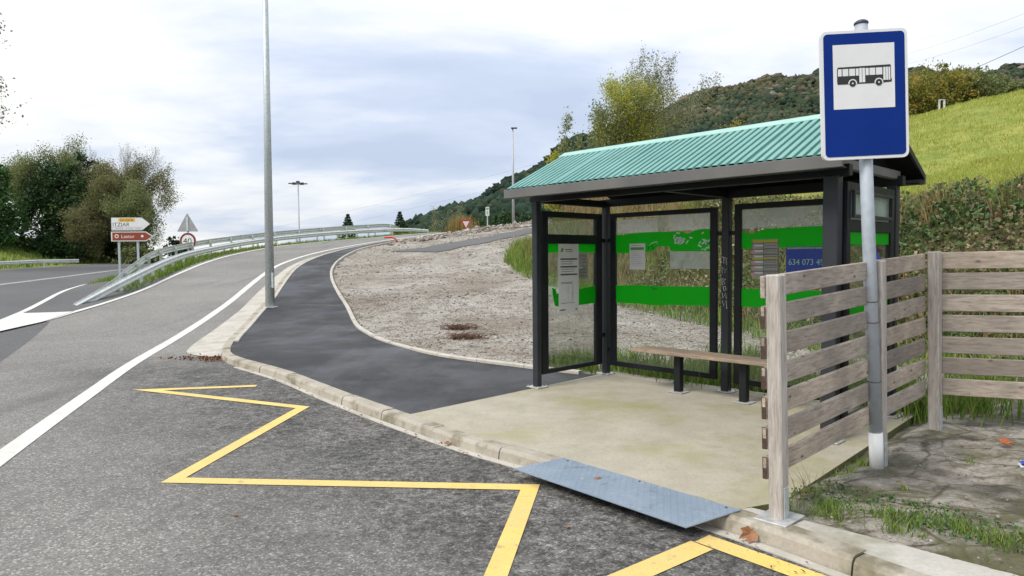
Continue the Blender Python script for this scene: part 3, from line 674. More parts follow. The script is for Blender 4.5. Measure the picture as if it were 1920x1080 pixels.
tag(np_mesh('broken_slab', np.stack([SXX, SYY, SZZ], -1).reshape(-1, 3), qd, 'broken_concrete', smooth=True), 'rough broken concrete slab with damp mossy patches', kind='structure')

# distant hill and sea
hxs = np.arange(-120, 760, 7.0); hys = np.concatenate([np.arange(70, 480, 7.0), np.arange(480, 620, 20.)]); HX, HY = np.meshgrid(hxs, hys)
RX = [-120, -75, -48, -24, -2, 26, 62, 105, 150, 193, 260, 330, 520, 760]; RY = [215, 220, 235, 260, 300, 340, 370, 400, 418, 430, 432, 430, 430, 430]; RZ = [-30, -14, 6, 17.5, 34, 55, 73, 93, 105, 113, 112, 116, 112, 105]
def hill_z(x, y):
    ry = np.interp(x, RX, RY); rzz = np.interp(x, RX, RZ); t = (y-80)/(ry-80)
    z = np.where(t < 1, -9+(rzz+9)*np.clip(t, 0, 1)**1.12, rzz-(y-ry)*.35)
    nz = 2.4*(np.sin(x*.045+1)*np.sin(y*.038)+.6*np.sin(x*.11+y*.07)+.35*np.sin(x*.23-y*.19))
    return z+nz*np.clip(t*1.4, 0, 1)-np.where(t < 0, 6, 0)
HZ = hill_z(HX, HY); i_ = np.arange(HX.size).reshape(HX.shape)
tag(np_mesh('hill', np.stack([HX, HY, HZ], -1).reshape(-1, 3), np.stack([i_[:-1, :-1], i_[:-1, 1:], i_[1:, 1:], i_[1:, :-1]], -1).reshape(-1, 4), 'hill_soil', smooth=True), 'scrub covered rocky hill rising behind the bus shelter', kind='structure')
tag(MB().add([(-20000, -3000, -60), (20000, -3000, -60), (20000, 25000, -60), (-20000, 25000, -60)], [(0, 1, 2, 3)]).build('sea', 'sea'), 'pale sea beyond the road', kind='structure')


# ---------------------------------------------------------------- bus shelter
SH = empty('bus_shelter', (1.304, 9.528, 0), (0, 0, -.8058))
tag(SH, 'dark metal bus shelter with green ribbed roof and glass walls on concrete pad', 'bus shelter')
LX, WY, HE, HR = 3.65, 1.38, 2.40, 2.93; OF, OL, OR = .384, .13, .14
def frame_bar(c, d, name='frame_bar', mat='frame_metal', parent=SH, b=.005): return MB().bbox(c, d, b).build(name, mat, parent)
posts = {'A': (0, -WY), 'B': (0, 0), 'C': (1.823, 0), 'D': (LX-.07, -WY), 'E': (LX-.02, 0)}
for k, (x, y) in posts.items():
    wx, wy = {'A': (.085, .085), 'B': (.09, .09), 'C': (.10, .09), 'D': (.13, .11), 'E': (.10, .09)}[k]
    p = MB().bbox((x, y, 1.165), (wx, wy, 2.31), .008).build('post', 'post_metal', SH)
    bp = MB().bbox((x, y, .006), (.21, .19, .012), .003)
    bp.build('base_plate', 'plate_zinc', p)
    bo = MB()
    for sx1 in (-1, 1):
        for sy1 in (-1, 1): bo.tube([(x+sx1*.085, y+sy1*.075, .012), (x+sx1*.085, y+sy1*.075, .028)], .009, 6)
    bo.build('anchor_bolts', 'plate_zinc', p)['kind'] = 'stuff'
# beams under the roof
def beam(c, d, mat='frame_metal'): return MB().bbox(c, d, .006).build('beam', mat, SH)
beam((LX/2, -WY, 2.36), (LX+.16, .08, .10)); beam((LX/2, 0, 2.36), (LX+.16, .08, .10))
beam((0, -WY/2, 2.345), (.07, WY-.09, .09)); beam((LX, -WY/2, 2.42), (.06, WY+.1, .085), 'fascia_metal'); beam((1.823, -WY/2, 2.36), (.07, WY-.09, .09))
# roof
x0, x1 = -OL, LX+OR; ye, yr = -(WY+OF), -WY/2; yb = OF
def roof_sheet(xa, xb, ya, za, yb_, zb_, up):
    q = MB(); pitch = .086; prof = []; x = xa
    while x < xb-1e-6:
        for dx, dz in ((0, 0), (.014, 0), (.024, .040), (.072, .040), (.082, 0)):
            if x+dx <= xb: prof.append((x+dx, dz))
        x += pitch
    prof.append((xb, 0)); n = len(prof); nrm = Vector((0, -(zb_-za), (yb_-ya))).normalized()
    if nrm.z < 0: nrm = -nrm
    vs = [];
    for (yy, zz) in ((ya, za), (yb_, zb_)):
        for (xx, d) in prof: vs.append(Vector((xx, yy, zz))+nrm*(d+up))
    for (yy, zz) in ((ya, za), (yb_, zb_)):
        for (xx, d) in prof: vs.append(Vector((xx, yy, zz))+nrm*(d+up-.0025))
    fs = [(i, i+1, n+i+1, n+i) for i in range(n-1)]+[(2*n+i+1, 2*n+i, 3*n+i, 3*n+i+1) for i in range(n-1)]+[(i+1, i, 2*n+i, 2*n+i+1) for i in range(n-1)]
    q.add(vs, fs); return q.build('roof_sheet', 'roof_green', SH)
nsh = 5; sw = (x1-x0)/nsh
for k in range(nsh):
    up = .014+(k % 2)*.004
    roof_sheet(x0+k*sw-(.03 if k else 0), x0+(k+1)*sw, ye+.006, HE+.014, yr-.01, HR+.0, up)
    roof_sheet(x0+k*sw-(.03 if k else 0), x0+(k+1)*sw, yb-.006, HE+.014, yr+.01, HR+.0, up)
rc = MB(); sl = math.atan2(HR-HE-.04, yr-ye); cs, sn = math.cos(sl), math.sin(sl)
pr = [(-.135*cs, HR+.066-.135*sn), (0, HR+.073), (.135*cs, HR+.066-.135*sn), (.135*cs, HR+.058-.135*sn), (0, HR+.064), (-.135*cs, HR+.058-.135*sn)]
rc.add([Vector((xx, yr+a_, z_)) for xx in (x0-.01, x1+.01) for a_, z_ in pr], [tuple(range(6)), tuple(range(11, 5, -1))]+[(i, 6+i, 6+(i+1) % 6, (i+1) % 6) for i in range(6)])
rc.build('ridge_cap', 'ridge_green', SH)
# ceiling boards and near-black sheets painted as the shade inside the open gables
for s_ in (-1, 1):
    ya = ye+.02 if s_ < 0 else yb-.02
    q = MB(); q.add([Vector(v) for v in ((x0+.01, ya, HE+.0), (x1-.01, ya, HE+.0), (x1-.01, yr, HR-.03), (x0+.01, yr, HR-.03), (x0+.01, ya, HE+.014), (x1-.01, ya, HE+.014), (x1-.01, yr, HR-.014), (x0+.01, yr, HR-.014))],
                    [(0, 1, 2, 3), (7, 6, 5, 4), (0, 4, 5, 1), (1, 5, 6, 2), (2, 6, 7, 3), (3, 7, 4, 0)])
    q.build('ceiling_board', 'ceiling_dark', SH)
for xx in (x0+.15, LX-.10):
    q = MB(); tri = [(ye+.25, HE+.065), (yr, HR-.02), (yb-.25, HE+.065)]
    q.add([(xx, a_, z_) for a_, z_ in tri]+[(xx+.02, a_, z_) for a_, z_ in tri], [(0, 1, 2), (5, 4, 3), (0, 3, 4, 1), (1, 4, 5, 2), (2, 5, 3, 0)]); q.build('gable_shade_sheet', 'ceiling_dark', SH)
for yy, sgn in ((ye, -1), (yb, 1)):
    q = MB().bbox(((x0+x1)/2, yy+sgn*.012, HE-.004), (x1-x0+.04, .03, .105), .004); q.build('fascia', 'fascia_metal', SH)
    MB().bbox(((x0+x1)/2, yy-sgn*.06, HE-.05), (x1-x0, .11, .012), .003).build('soffit_strip', 'frame_metal', SH)
for xx in (x0-.005, x1+.005):      # verge trims
    for s_ in (-1, 1):
        ya = ye if s_ < 0 else yb
        q = MB(); h_ = .05
        q.add([Vector(v) for v in ((xx-.012, ya, HE-.01), (xx+.012, ya, HE-.01), (xx+.012, yr, HR-.03), (xx-.012, yr, HR-.03), (xx-.012, ya, HE+h_), (xx+.012, ya, HE+h_), (xx+.012, yr, HR+.03), (xx-.012, yr, HR+.03))],
              [(0, 1, 2, 3), (7, 6, 5, 4), (0, 4, 5, 1), (1, 5, 6, 2), (2, 6, 7, 3), (3, 7, 4, 0)]); q.build('verge_trim', 'frame_metal', SH)
# glazed frames: side = 'back' runs along x, 'left'/'right' run along y
def P3(side, u, v, w_):
    """u along the wall, w_ height, v towards the viewer's side"""
    if side == 'back': return (u, -v, w_)
    return (v if side == 'left' else LX+v, u, w_)
def D3(side, du, dv, dw): return (du, dv, dw) if side == 'back' else (dv, du, dw)
def glazed(side, u0, u1, z0, z1, st0, st1, top, bot, mid=None, dep=.05):
    fr = empty('glazed_frame'); fr.parent = SH
    def bar(ua, ub, za, zb): MB().bbox(P3(side, (ua+ub)/2, 0, (za+zb)/2), D3(side, ub-ua, dep, zb-za), .004).build('frame_bar', 'frame_metal', fr)
    bar(u0, u0+st0, z0, z1); bar(u1-st1, u1, z0, z1); bar(u0+st0, u1-st1, z1-top, z1); bar(u0+st0, u1-st1, z0, z0+bot)
    zs = [(z0+bot, z1-top)]
    if mid: bar(u0+st0, u1-st1, mid[0], mid[1]); zs = [(z0+bot, mid[0]), (mid[1], z1-top)]
    panes = []
    for k, (za, zb) in enumerate(zs):
        mat = 'frosted' if (side == 'right' and k == 1) else 'glass'
        panes.append(MB().box(P3(side, (u0+st0+u1-st1)/2, 0, (za+zb)/2), D3(side, u1-st1-u0-st0+.01, .008, zb-za+.01)).build('pane', mat, fr))
    # rubber bead around the glass
    return fr, panes
gl_l, pan_l = glazed('left', -1.30, -.11, .15, 2.21, .11, .13, .075, .055, (1.80, 1.92))
gl_1, pan_1 = glazed('back', .09, 1.70, .13, 2.215, .085, .09, .06, .065)
gl_2, pan_2 = glazed('back', 1.93, 3.54, .11, 2.235, .085, .08, .065, .065)
gl_r, pan_r = glazed('right', -1.30, -.09, .15, 2.27, .08, .10, .07, .055, (1.84, 1.945))
# tilted sash in the upper light of the near end wall
sash = empty('top_sash'); sash.parent = SH
for c_, d_ in (((LX+.04, -.72, 1.975), (.03, 1.0, .03)), ((LX+.04, -.72, 2.185), (.03, 1.0, .03)), ((LX+.04, -1.205, 2.08), (.03, .03, .18)), ((LX+.04, -.235, 2.08), (.03, .03, .18))):
    MB().bbox(c_, d_, .003).build('frame_bar', 'post_metal', sash)
# clamps between frames and posts
for side, u, zc_ in [('back', .065, .35), ('back', .065, 1.85), ('back', 1.745, .38), ('back', 1.745, 1.9), ('back', 1.905, .38), ('back', 1.905, 1.9), ('back', 3.56, 1.9), ('left', -.08, .55), ('left', -.08, 1.85), ('left', -1.32, .55), ('left', -1.32, 1.85)]:
    MB().bbox(P3(side, u, 0, zc_), D3(side, .07, .035, .05), .004).build('clamp', 'frame_metal', SH)

# stickers: thin sheets on the glass, facing the inside of the shelter (or out, on the near end wall)
def flat(side, poly, v, mat, name, parent, th=.0012):
    q = MB(); n = len(poly)
    q.add([P3(side, u, v+t_, z) for t_ in (0, th) for u, z in poly], [tuple(range(n)), tuple(range(2*n-1, n-1, -1))]+[(i, n+i, n+(i+1) % n, (i+1) % n) for i in range(n)])
    return q.build(name, mat, parent)
def rect(side, u0, u1, z0, z1, v, mat, name, parent): return flat(side, [(u0, z0), (u1, z0), (u1, z1), (u0, z1)], v, mat, name, parent)
g1, g2, gl, gr_ = pan_1[0], pan_2[0], pan_l[0], pan_r[0]
def strip(side, us, tops, bots, v, mat, name, parent):
    """vinyl strip whose upper and lower edges wander"""
    q = MB(); n = len(us)
    vs = [P3(side, u, v, z) for u, z in zip(us, tops)]+[P3(side, u, v, z) for u, z in zip(us, bots)]
    q.add(vs, [(i, i+1, n+i+1, n+i) for i in range(n-1)]); return q.build(name, mat, parent)
def wav(a, b, n): return list(np.linspace(a, b, n))
# panel 1: upper stripe torn away in the middle
us = [.177, .30, .42, .55, .66, .78, .86, .95, 1.035]; strip('back', us, [1.925, 1.92, 1.935, 1.94, 1.945, 1.945, 1.945, 1.94, 1.94], [1.675, 1.675, 1.675, 1.675, 1.68, 1.70, 1.76, 1.755, 1.75], .007, 'sticker_green', 'green_stripe', g1)
us = [1.036, 1.12, 1.22, 1.30, 1.36, 1.44, 1.52, 1.608]; strip('back', us, [1.94, 1.945, 1.935, 1.905, 1.935, 1.955, 1.96, 1.955], [1.70, 1.69, 1.69, 1.69, 1.69, 1.69, 1.685, 1.685], .0075, 'sticker_green', 'green_stripe', g1)
us = wav(.177, 1.608, 9); strip('back', us, [1.235, 1.24, 1.245, 1.245, 1.24, 1.245, 1.25, 1.25, 1.255], [1.005, 1.0, 1.005, .99, .995, 1.01, 1.01, 1.015, 1.02], .007, 'sticker_green', 'green_stripe', g1)
us = [2.017, 2.07, 2.12, 2.17, 2.25, 2.35, 2.6, 2.9, 3.2, 3.458]; strip('back', us, [1.92, 1.90, 1.88, 1.89, 1.925, 1.935, 1.94, 1.945, 1.95, 1.95], [1.71, 1.71, 1.71, 1.715, 1.715, 1.72, 1.72, 1.72, 1.72, 1.72], .007, 'sticker_green', 'green_stripe', g2)
us = wav(2.017, 3.458, 7); strip('back', us, [1.245]*7, [1.03, 1.035, 1.03, 1.03, 1.035, 1.03, 1.03], .007, 'sticker_green', 'green_stripe', g2)
strip('left', [-1.187, -.9, -.6, -.243], [1.80]*4, [1.685, 1.69, 1.69, 1.685], .007, 'sticker_green', 'green_stripe', gl)
flat('left', [(-1.11, 1.24), (-1.04, 1.22), (-1.02, 1.16), (-.243, 1.235), (-.243, 1.0), (-.55, .99), (-.95, .99), (-1.05, 1.0), (-1.08, 1.08)], .007, 'sticker_green', 'green_stripe', gl)
strip('right', [-1.215, -.8, -.193], [1.838]*3, [1.73, 1.725, 1.73], .007, 'sticker_green', 'green_stripe', gr_)
strip('right', [-1.215, -.8, -.193], [1.24]*3, [1.02, 1.02, 1.02], .007, 'sticker_green', 'green_stripe', gr_)
flat('right', [(-.75, 1.47), (-.42, 1.47), (-.40, 1.60), (-.50, 1.64), (-.56, 1.72), (-.64, 1.66), (-.74, 1.60)], .0085, 'poster_blue', 'blue_sticker', gr_)
# pale film at the top of the back panels
rect('back', .21, .85, 1.945, 2.125, .006, 'film', 'pale_film', g1)
flat('back', [(.18, 1.92), (.21, 1.925), (.21, 2.13), (.18, 2.13)], .006, 'thin_film', 'pale_film', g1)
rect('back', 1.037, 1.605, 1.95, 2.15, .006, 'film', 'pale_film', g1)
rect('back', .85, 1.03, 1.945, 2.15, .006, 'thin_film', 'pale_film', g1)
rect('back', 1.037, 1.605, 1.47, 1.70, .006, 'thin_film', 'pale_film', g1)
ang = np.linspace(0, math.pi, 11)
sky_poly = [(2.02, 2.165), (2.02, 1.93)]
rect('back', 2.02, 3.455, 1.945, 2.165, .0055, 'thin_film', 'pale_film', g2)
for ux in (2.02, 2.72):          # white gussets between two hill shapes
    flat('back', [(ux, 2.163), (ux, 2.06), (ux+.08, 2.11), (ux+.2, 2.163)] if ux < 2.1 else [(ux-.2, 2.163), (ux-.05, 2.06), (ux, 2.03), (ux+.05, 2.06), (ux+.2, 2.163)], .007, 'film', 'pale_film', g2)
flat('back', [(3.25, 2.163), (3.4, 2.1), (3.455, 2.05), (3.455, 2.163)], .007, 'film', 'pale_film', g2)
for ux in (2.22, 2.74):          # cut-out houses
    flat('back', [(ux, 1.955), (ux+.10, 1.955), (ux+.10, 1.99), (ux+.05, 2.03), (ux, 2.03)], .0075, 'film', 'house_cutout', g2)
    flat('back', [(ux-.09, 1.952), (ux-.03, 1.952), (ux-.03, 1.985)], .0075, 'film', 'house_cutout', g2)
rg = random.Random(11)
def scrap(side, u, z, r, v, mat, name, parent, n=7):
    flat(side, [(u+r*rg.uniform(.4, 1)*math.cos(2*math.pi*k/n), z+r*rg.uniform(.4, 1)*math.sin(2*math.pi*k/n)) for k in range(n)], v, mat, name, parent, .0006)
wb = MB()
for k in range(34):              # scratched flowers in the green
    if k < 22: u, z = 1.19+rg.gauss(0, .055), 1.82+rg.gauss(0, .05)
    else: u, z = 1.52+rg.gauss(0, .035), 1.78+rg.gauss(0, .06)
    z = min(max(z, 1.71), 1.92); u = min(max(u, 1.06), 1.59); a0 = rg.uniform(0, 3.1); l_, w1 = rg.uniform(.02, .034), rg.uniform(.007, .012)
    pts = [(u+l_*math.cos(t_)*math.cos(a0)-w1*math.sin(t_)*math.sin(a0), z+l_*math.cos(t_)*math.sin(a0)+w1*math.sin(t_)*math.cos(a0)) for t_ in np.linspace(0, 2*math.pi, 8, endpoint=False)]
    wb.add([P3('back', p[0], .0095, p[1]) for p in pts], [tuple(range(8))])
wb.build('scratched_flowers', 'marker_white', g1)['kind'] = 'stuff'
# notices
def notice(side, u0, u1, z0, z1, v, mat, parent, name='notice'):
    o = rect(side, u0, u1, z0, z1, v, mat, name, parent); return o
def lines(side, items, v, mat, parent):
    q = MB()
    for (u0, u1, z0, z1) in items:
        q.add([P3(side, u0, v, z0), P3(side, u1, v, z0), P3(side, u1, v, z1), P3(side, u0, v, z1)], [(0, 1, 2, 3)])
    o = q.build('print', mat, parent); o['kind'] = 'stuff'; return o
tt = notice('left', -.985, -.59, .91, 1.80, .009, 'paper', gl_l, 'timetable')
it = []
for zc_ in (1.60, 1.50, 1.40): it.append((-.95, -.62, zc_-.008, zc_+.012))
for zc_ in (1.57, 1.54, 1.47, 1.44, 1.30, 1.285, 1.03): it.append((-.94, -.64-rg.uniform(0, .08), zc_-.003, zc_+.003))
it += [(-.84, -.70, 1.70, 1.706), (-.86, -.72, 1.72, 1.73), (-.96, -.86, .935, .95), (-.66, -.62, .935, .95)]
for k in range(16): it.append((-.82+rg.uniform(0, .02), -.795, 1.26-k*.014, 1.264-k*.014)); it.append((-.73, -.70, 1.26-k*.014, 1.264-k*.014))
lines('left', it, .0112, 'paper_print', tt)
flat('left', [(-.95, 1.69), (-.90, 1.70), (-.89, 1.75), (-.93, 1.74)], .0112, 'print_green', 'print', tt)
t2 = notice('left', -.575, -.385, 1.34, 1.68, -.006, 'paper_grey', gl_l)
lines('left', [(-.56, -.40, 1.64-k*.045, 1.648-k*.045) for k in range(7)], -.0045, 'paper_print', t2)
nn = notice('back', .41, .66, 1.455, 1.80, .011, 'paper', gl_1)
lines('back', [(.425, .64, 1.715, 1.75)], .0135, 'print_green', nn)
lines('back', [(.44, .60, 1.77, 1.777), (.43, .50, 1.69, 1.694)]+[(.43+.02*(k % 2), .56+.03*(k % 3), 1.66-k*.025, 1.664-k*.025) for k in range(7)], .0135, 'paper_grey', nn)
tbd = notice('back', 2.145, 2.465, 1.365, 1.815, .010, 'paper_grey', gl_2, 'price_board')
lines('back', [(2.15, 2.46, 1.78, 1.808), (2.15, 2.46, 1.585, 1.605), (2.15, 2.46, 1.368, 1.378)], .0125, 'print_yellow', tbd)
lines('back', [(2.15, 2.46, z_, z_+.006) for z_ in (1.77, 1.70, 1.64, 1.575, 1.51, 1.445)]+[(2.147, 2.152, 1.37, 1.81), (2.455, 2.462, 1.37, 1.81), (2.285, 2.290, 1.37, 1.78)]+[(2.30, 2.44, 1.74-k*.031, 1.745-k*.031) for k in range(12)], .0127, 'paper_print', tbd)
for z_ in (1.675, 1.55, 1.485, 1.41): flat('back', [(2.14, z_-.022), (2.18, z_-.016), (2.18, z_+.016), (2.14, z_+.022)], .0129, 'print_pink', 'print', tbd)
lines('back', [(2.18, 2.28, 1.735-k*.0625, 1.755-k*.0625) for k in range(6)], .0128, 'paper', tbd)
bl = notice('back', 2.55, 3.20, 1.40, 1.725, .010, 'poster_blue', gl_2, 'phone_poster')
lines('back', [(2.56, 2.74, 1.70, 1.72), (2.745, 2.87, 1.70, 1.72), (2.875, 3.18, 1.70, 1.72)], .0125, 'paper_grey', bl)
me = text_mesh('634 073 498', .094); o = link_mesh('phone_number', me, 'print_mint', bl, (2.575, -.0128, 1.525), (math.pi/2, 0, 0)); o.scale = (.92, 1, 1); o['kind'] = 'stuff'
# marker scribbles
def scribble(pts, r, mat, name, parent): return MB().tube([P3('back', u, v, z) for u, v, z in pts], r, 5).build(name, mat, parent)
scribble([(.38, .009, 1.47), (.35, .009, 1.40), (.39, .009, 1.36), (.42, .009, 1.42), (.40, .009, 1.45)], .004, 'marker_black', 'graffiti', g1)
scribble([(.44, .009, 1.45), (.46, .009, 1.36), (.55, .009, 1.35), (.64, .009, 1.36), (.67, .009, 1.45)], .004, 'marker_black', 'graffiti', g1)
scribble([(.70, .009, 1.71), (.72, .009, 1.76), (.76, .009, 1.77), (.79, .009, 1.72)], .006, 'marker_black', 'graffiti', g1)
scribble([(.80, .009, 1.34), (.80, .009, 1.24), (.75, .009, 1.22), (.79, .009, 1.20), (.85, .009, 1.21)], .004, 'marker_black', 'graffiti', g1)
scribble([(.73, .009, 1.32), (.82, .009, 1.30), (.86, .009, 1.31)], .003, 'marker_white', 'graffiti', g1)
scribble([(.72, .009, 1.76), (.76, .009, 1.80), (.84, .009, 1.82), (.85, .009, 1.79)], .006, 'marker_white', 'graffiti', g1)
PV = .0475     # front face of the middle post
def tagline(pts, r=.0028):
    MB().tube([(1.823+u, -PV, z) for u, z in pts], r, 5).build('graffiti', 'marker_white', SH)
tagline([(-.04, 1.62), (.03, 1.60)]); tagline([(-.02, 1.62), (-.015, 1.54), (.0, 1.60), (.005, 1.53), (.02, 1.60), (.025, 1.52)])
tagline([(-.035, 1.50), (-.03, 1.42), (-.01, 1.49), (.0, 1.42), (.02, 1.48)])
tagline([(-.035, 1.36), (-.03, 1.28), (.005, 1.30), (-.015, 1.33), (.015, 1.35), (-.035, 1.36)], .004)
tagline([(-.02, 1.26), (.01, 1.27), (.02, 1.23), (-.005, 1.21), (-.02, 1.26)], .004)
tagline([(-.03, 1.19), (-.025, 1.12), (.015, 1.19), (.025, 1.12)], .004); tagline([(-.03, 1.10), (-.01, 1.03), (.02, 1.10), (.03, 1.00)], .004)

# ---------------------------------------------------------------- bench
bench = empty('bench', (1.304, 9.528, 0), (0, 0, -.8058)); tag(bench, 'plain wooden plank bench on two black steel legs inside the shelter', 'bench')
MB().bbox((1.85, -.43, .475), (1.98, .34, .042), .006).build('seat', 'bench_wood', bench)
for x in (1.44, 2.28):
    l_ = MB().bbox((x, -.43, .228), (.085, .085, .452), .005).build('leg', 'frame_metal', bench)
    MB().bbox((x, -.43, .006), (.20, .18, .011), .003).build('base_plate', 'plate_zinc', l_)
    MB().bbox((x, -.43, .449), (.07, .26, .01), .002).build('bracket', 'frame_metal', l_)

# ---------------------------------------------------------------- steel ramp plate over the kerb
ra = Vector((0, 5.325, -.022)); rb = Vector((1.052, 4.13, -.022)); rc_ = Vector((1.452, 4.325, .010)); rd = Vector((.41, 5.49, .010))
plate = empty('ramp_plate'); tag(plate, 'blue grey steel tread plate bridging the kerb as a ramp', 'ramp')
def plate_pt(u, v): return ra*(1-u)*(1-v)+rb*u*(1-v)+rc_*u*v+rd*(1-u)*v
pm_ = MB(); nrm = (rb-ra).cross(rd-ra).normalized(); nrm = nrm if nrm.z > 0 else -nrm; th = nrm*.006
vs = [plate_pt(u, v) for v in (0, 1) for u in (0, 1)]; vs = [vs[0], vs[1], vs[3], vs[2]]; pm_.add([v for v in vs]+[v+th for v in vs], [(3, 2, 1, 0), (4, 5, 6, 7), (0, 1, 5, 4), (1, 2, 6, 5), (2, 3, 7, 6), (3, 0, 4, 7)])
pm_.build('sheet', 'tread_plate', plate)
tr_ = MB(); du = (rb-ra).normalized(); dv = nrm.cross(du)
for iu in range(58):
    for iv in range(16):
        c_ = plate_pt((iu+.5)/58, (iv+.5)/16)+th; sg = 1 if (iu+iv) % 2 else -1; d1 = (du+dv*sg).normalized(); d2 = nrm.cross(d1)
        tr_.add([c_+d1*.012, c_+d2*.004+nrm*.003, c_-d1*.012, c_-d2*.004+nrm*.003], [(0, 1, 2, 3)])
o = tr_.build('tread_pattern', 'tread_plate', plate); o['kind'] = 'stuff'
for u, v in ((.05, .93), (.5, .95), (.95, .93)):
    c_ = plate_pt(u, v)+th; MB().tube([c_, c_+nrm*.004], .009, 8).build('screw', 'lamp_dark', plate)
for u in (.12, .5, .88):
    a_, b_ = plate_pt(u, .05)-th*1.2, plate_pt(u, .62)-th*1.2
    MB().add([a_+Vector((0, 0, -.01)), b_+Vector((0, 0, -.10)), b_, a_, a_+du*.012+Vector((0, 0, -.01)), b_+du*.012+Vector((0, 0, -.10)), b_+du*.012, a_+du*.012], [(0, 1, 2, 3), (7, 6, 5, 4), (0, 4, 5, 1), (1, 5, 6, 2), (2, 6, 7, 3), (3, 7, 4, 0)]).build('bracket', 'lamp_dark', plate)

# ---------------------------------------------------------------- wooden fence
FA = math.atan2(FU[1], FU[0]); BH = .138; PITCHB = .188
fence = empty('wooden_fence', (FP0[0]-.014, FP0[1], -.012), (0, -.024, 0)); tag(fence, 'weathered grey wooden board fence beside the bus shelter', 'fence')
def fence_post(px_, py_, z0, z1, ang):
    o = MB().bbox((0, 0, (z0+z1)/2), (.092, .092, z1-z0), .008).build('post', 'weathered_post', fence); o.location = (px_-FP0[0], py_-FP0[1], 0); o.rotation_euler = (0, 0, ang); return o
t = NT('weathered_post'); v = t.coord(scale=(9, 9, 1), rand=True); g = t.noise(v, 6, 7, .65, .6)
t.set(t.ramp(g, [(.28, (.24, .20, .175)), (.45, (.37, .33, .29)), (.62, (.48, .44, .40))]), .85, spec=.25); t.bump(g, .35, .006)
pA = fence_post(1.67, 4.22, .0, 1.535, FA); pM = fence_post(2.90, 5.35, -.08, 1.575, FA); pC = fence_post(3.80, 6.10, .02, 1.62, FA)
U2 = np.array((.885, -.466)); FA2 = math.atan2(U2[1], U2[0]); pD = fence_post(3.80+U2[0]*1.75, 6.10+U2[1]*1.75, .0, 1.62, FA2)
MB().bbox((.0, .0, .019), (.25, .21, .012), .003).build('base_plate', 'plate_zinc', pA)
for pp, z_ in ((pA, .10), (pM, .03), (pC, .12)):
    MB().bbox((.0, -.049, z_), (.06, .006, .24), .002).build('post_shoe', 'galvanised', pp); MB().bbox((.049, 0, z_), (.006, .06, .24), .002).build('post_shoe', 'galvanised', pp)
board_mesh = {}
def board(ax, ay, bx, by, z, za, off_n, th_=.03):
    """one board from (ax,ay) to (bx,by), base height z at the start and za at the end"""
    L = math.hypot(bx-ax, by-ay); key = round(L, 3)
    if key not in board_mesh: board_mesh[key] = MB().bbox((L/2, 0, BH/2), (L, th_, BH), .005).mesh('board')
    ang = math.atan2(by-ay, bx-ax); nx, ny = -math.sin(ang), math.cos(ang)
    o = link_mesh('board', board_mesh[key], 'weathered_wood', fence, (ax+nx*off_n-FP0[0], ay+ny*off_n-FP0[1], z), (0, -math.asin((za-z)/L), ang)); return o
rf = random.Random(8)
for k in range(7):
    z = .262+k*PITCHB
    def at(s): return FP0+FU*s
    a, b, c_ = at(-.052), at(1.655), at(1.660); d = at(2.80)
    for (p, q, s0, s1) in ((a, b, -.05, 1.65), (c_, d, 1.66, 2.80)):
        j = rf.uniform(-.004, .004); o = board(p[0], p[1], q[0], q[1], z+.026*s0+j, z+.026*s1+j+rf.uniform(-.004, .004), .046+.0155)
    e_ = MB().bbox((0, 0, BH/2), (.002, .0315, BH+.001), .0008).build('end_grain', 'dark_end_grain', fence); pe = a-FU*.001+FN*.0615
    if k < 6: e_.location = (pe[0]-FP0[0], pe[1]-FP0[1], z-.0012); e_.rotation_euler = (0, 0, FA)
    else: bpy.data.objects.remove(e_)
    s0 = np.array((3.80, 6.10))+U2*.0; s1 = s0+U2*1.80
    j = rf.uniform(-.004, .004); bo_ = board(s0[0], s0[1], s1[0], s1[1], .262+.026*2.85+k*PITCHB+j, .262+.026*2.85+k*PITCHB+j-.01, .046+.0155); bo_.scale.z = 1.08

# ---------------------------------------------------------------- bus stop sign
bs = empty('bus_stop_sign', (2.83, 5.28, -.06)); tag(bs, 'blue bus stop sign with white panel on leaning grey pole beside fence', 'bus stop sign')
bs.rotation_euler = (0, math.atan2(-.175, 3.4), 0)
MB().tube([(0, 0, 0), (0, 0, .32)], .051, 16).build('pole_sleeve', 'sign_white', bs, True)
MB().tube([(0, 0, .32), (0, 0, 3.44)], .047, 16).build('pole', 'post_grey', bs, True)
MB().tube([(0, 0, 3.44), (0, 0, 3.455), (0, 0, 3.47)], [.052, .05, .03], 16).build('pole_cap', 'dark_cap', bs, True)
for z_ in (1.18, 1.34, .72):
    MB().tube([(.0495*math.cos(a_), .0495*math.sin(a_), z_+.004*math.sin(a_)) for a_ in np.linspace(0, 6.283, 17)], .003, 5, False).build('strap', 'dark_end_grain', bs)
SG = empty('sign_panel', (-.03, -.07, 2.90), (0, .016, -.03)); SG.parent = bs
def rrect(w_, h_, r, n=6):
    out = []
    for cx_, cy_, a0 in ((w_/2-r, h_/2-r, 0), (-w_/2+r, h_/2-r, 90), (-w_/2+r, -h_/2+r, 180), (w_/2-r, -h_/2+r, 270)):
        for k in range(n+1):
            a_ = math.radians(a0+90*k/n); out.append((cx_+r*math.cos(a_), cy_+r*math.sin(a_)))
    return out
XZ = Matrix(((1, 0, 0, 0), (0, 0, -1, 0), (0, 1, 0, 0), (0, 0, 0, 1)))    # local (x, y, depth) -> (x, -depth, y): print faces -y
def plate_on(parent, poly, d0, d1, mat, name): return MB().prism(poly, d0, d1, XZ).build(name, mat, parent)
plate_on(SG, rrect(.640, .955, .045), -.025, .004, 'sign_white', 'sign_rim')
plate_on(SG, rrect(.596, .911, .03), .002, .0065, 'sign_blue', 'sign_face')
SQ = empty('bus_pictogram', (-.005, 0, .135)); SQ.parent = SG
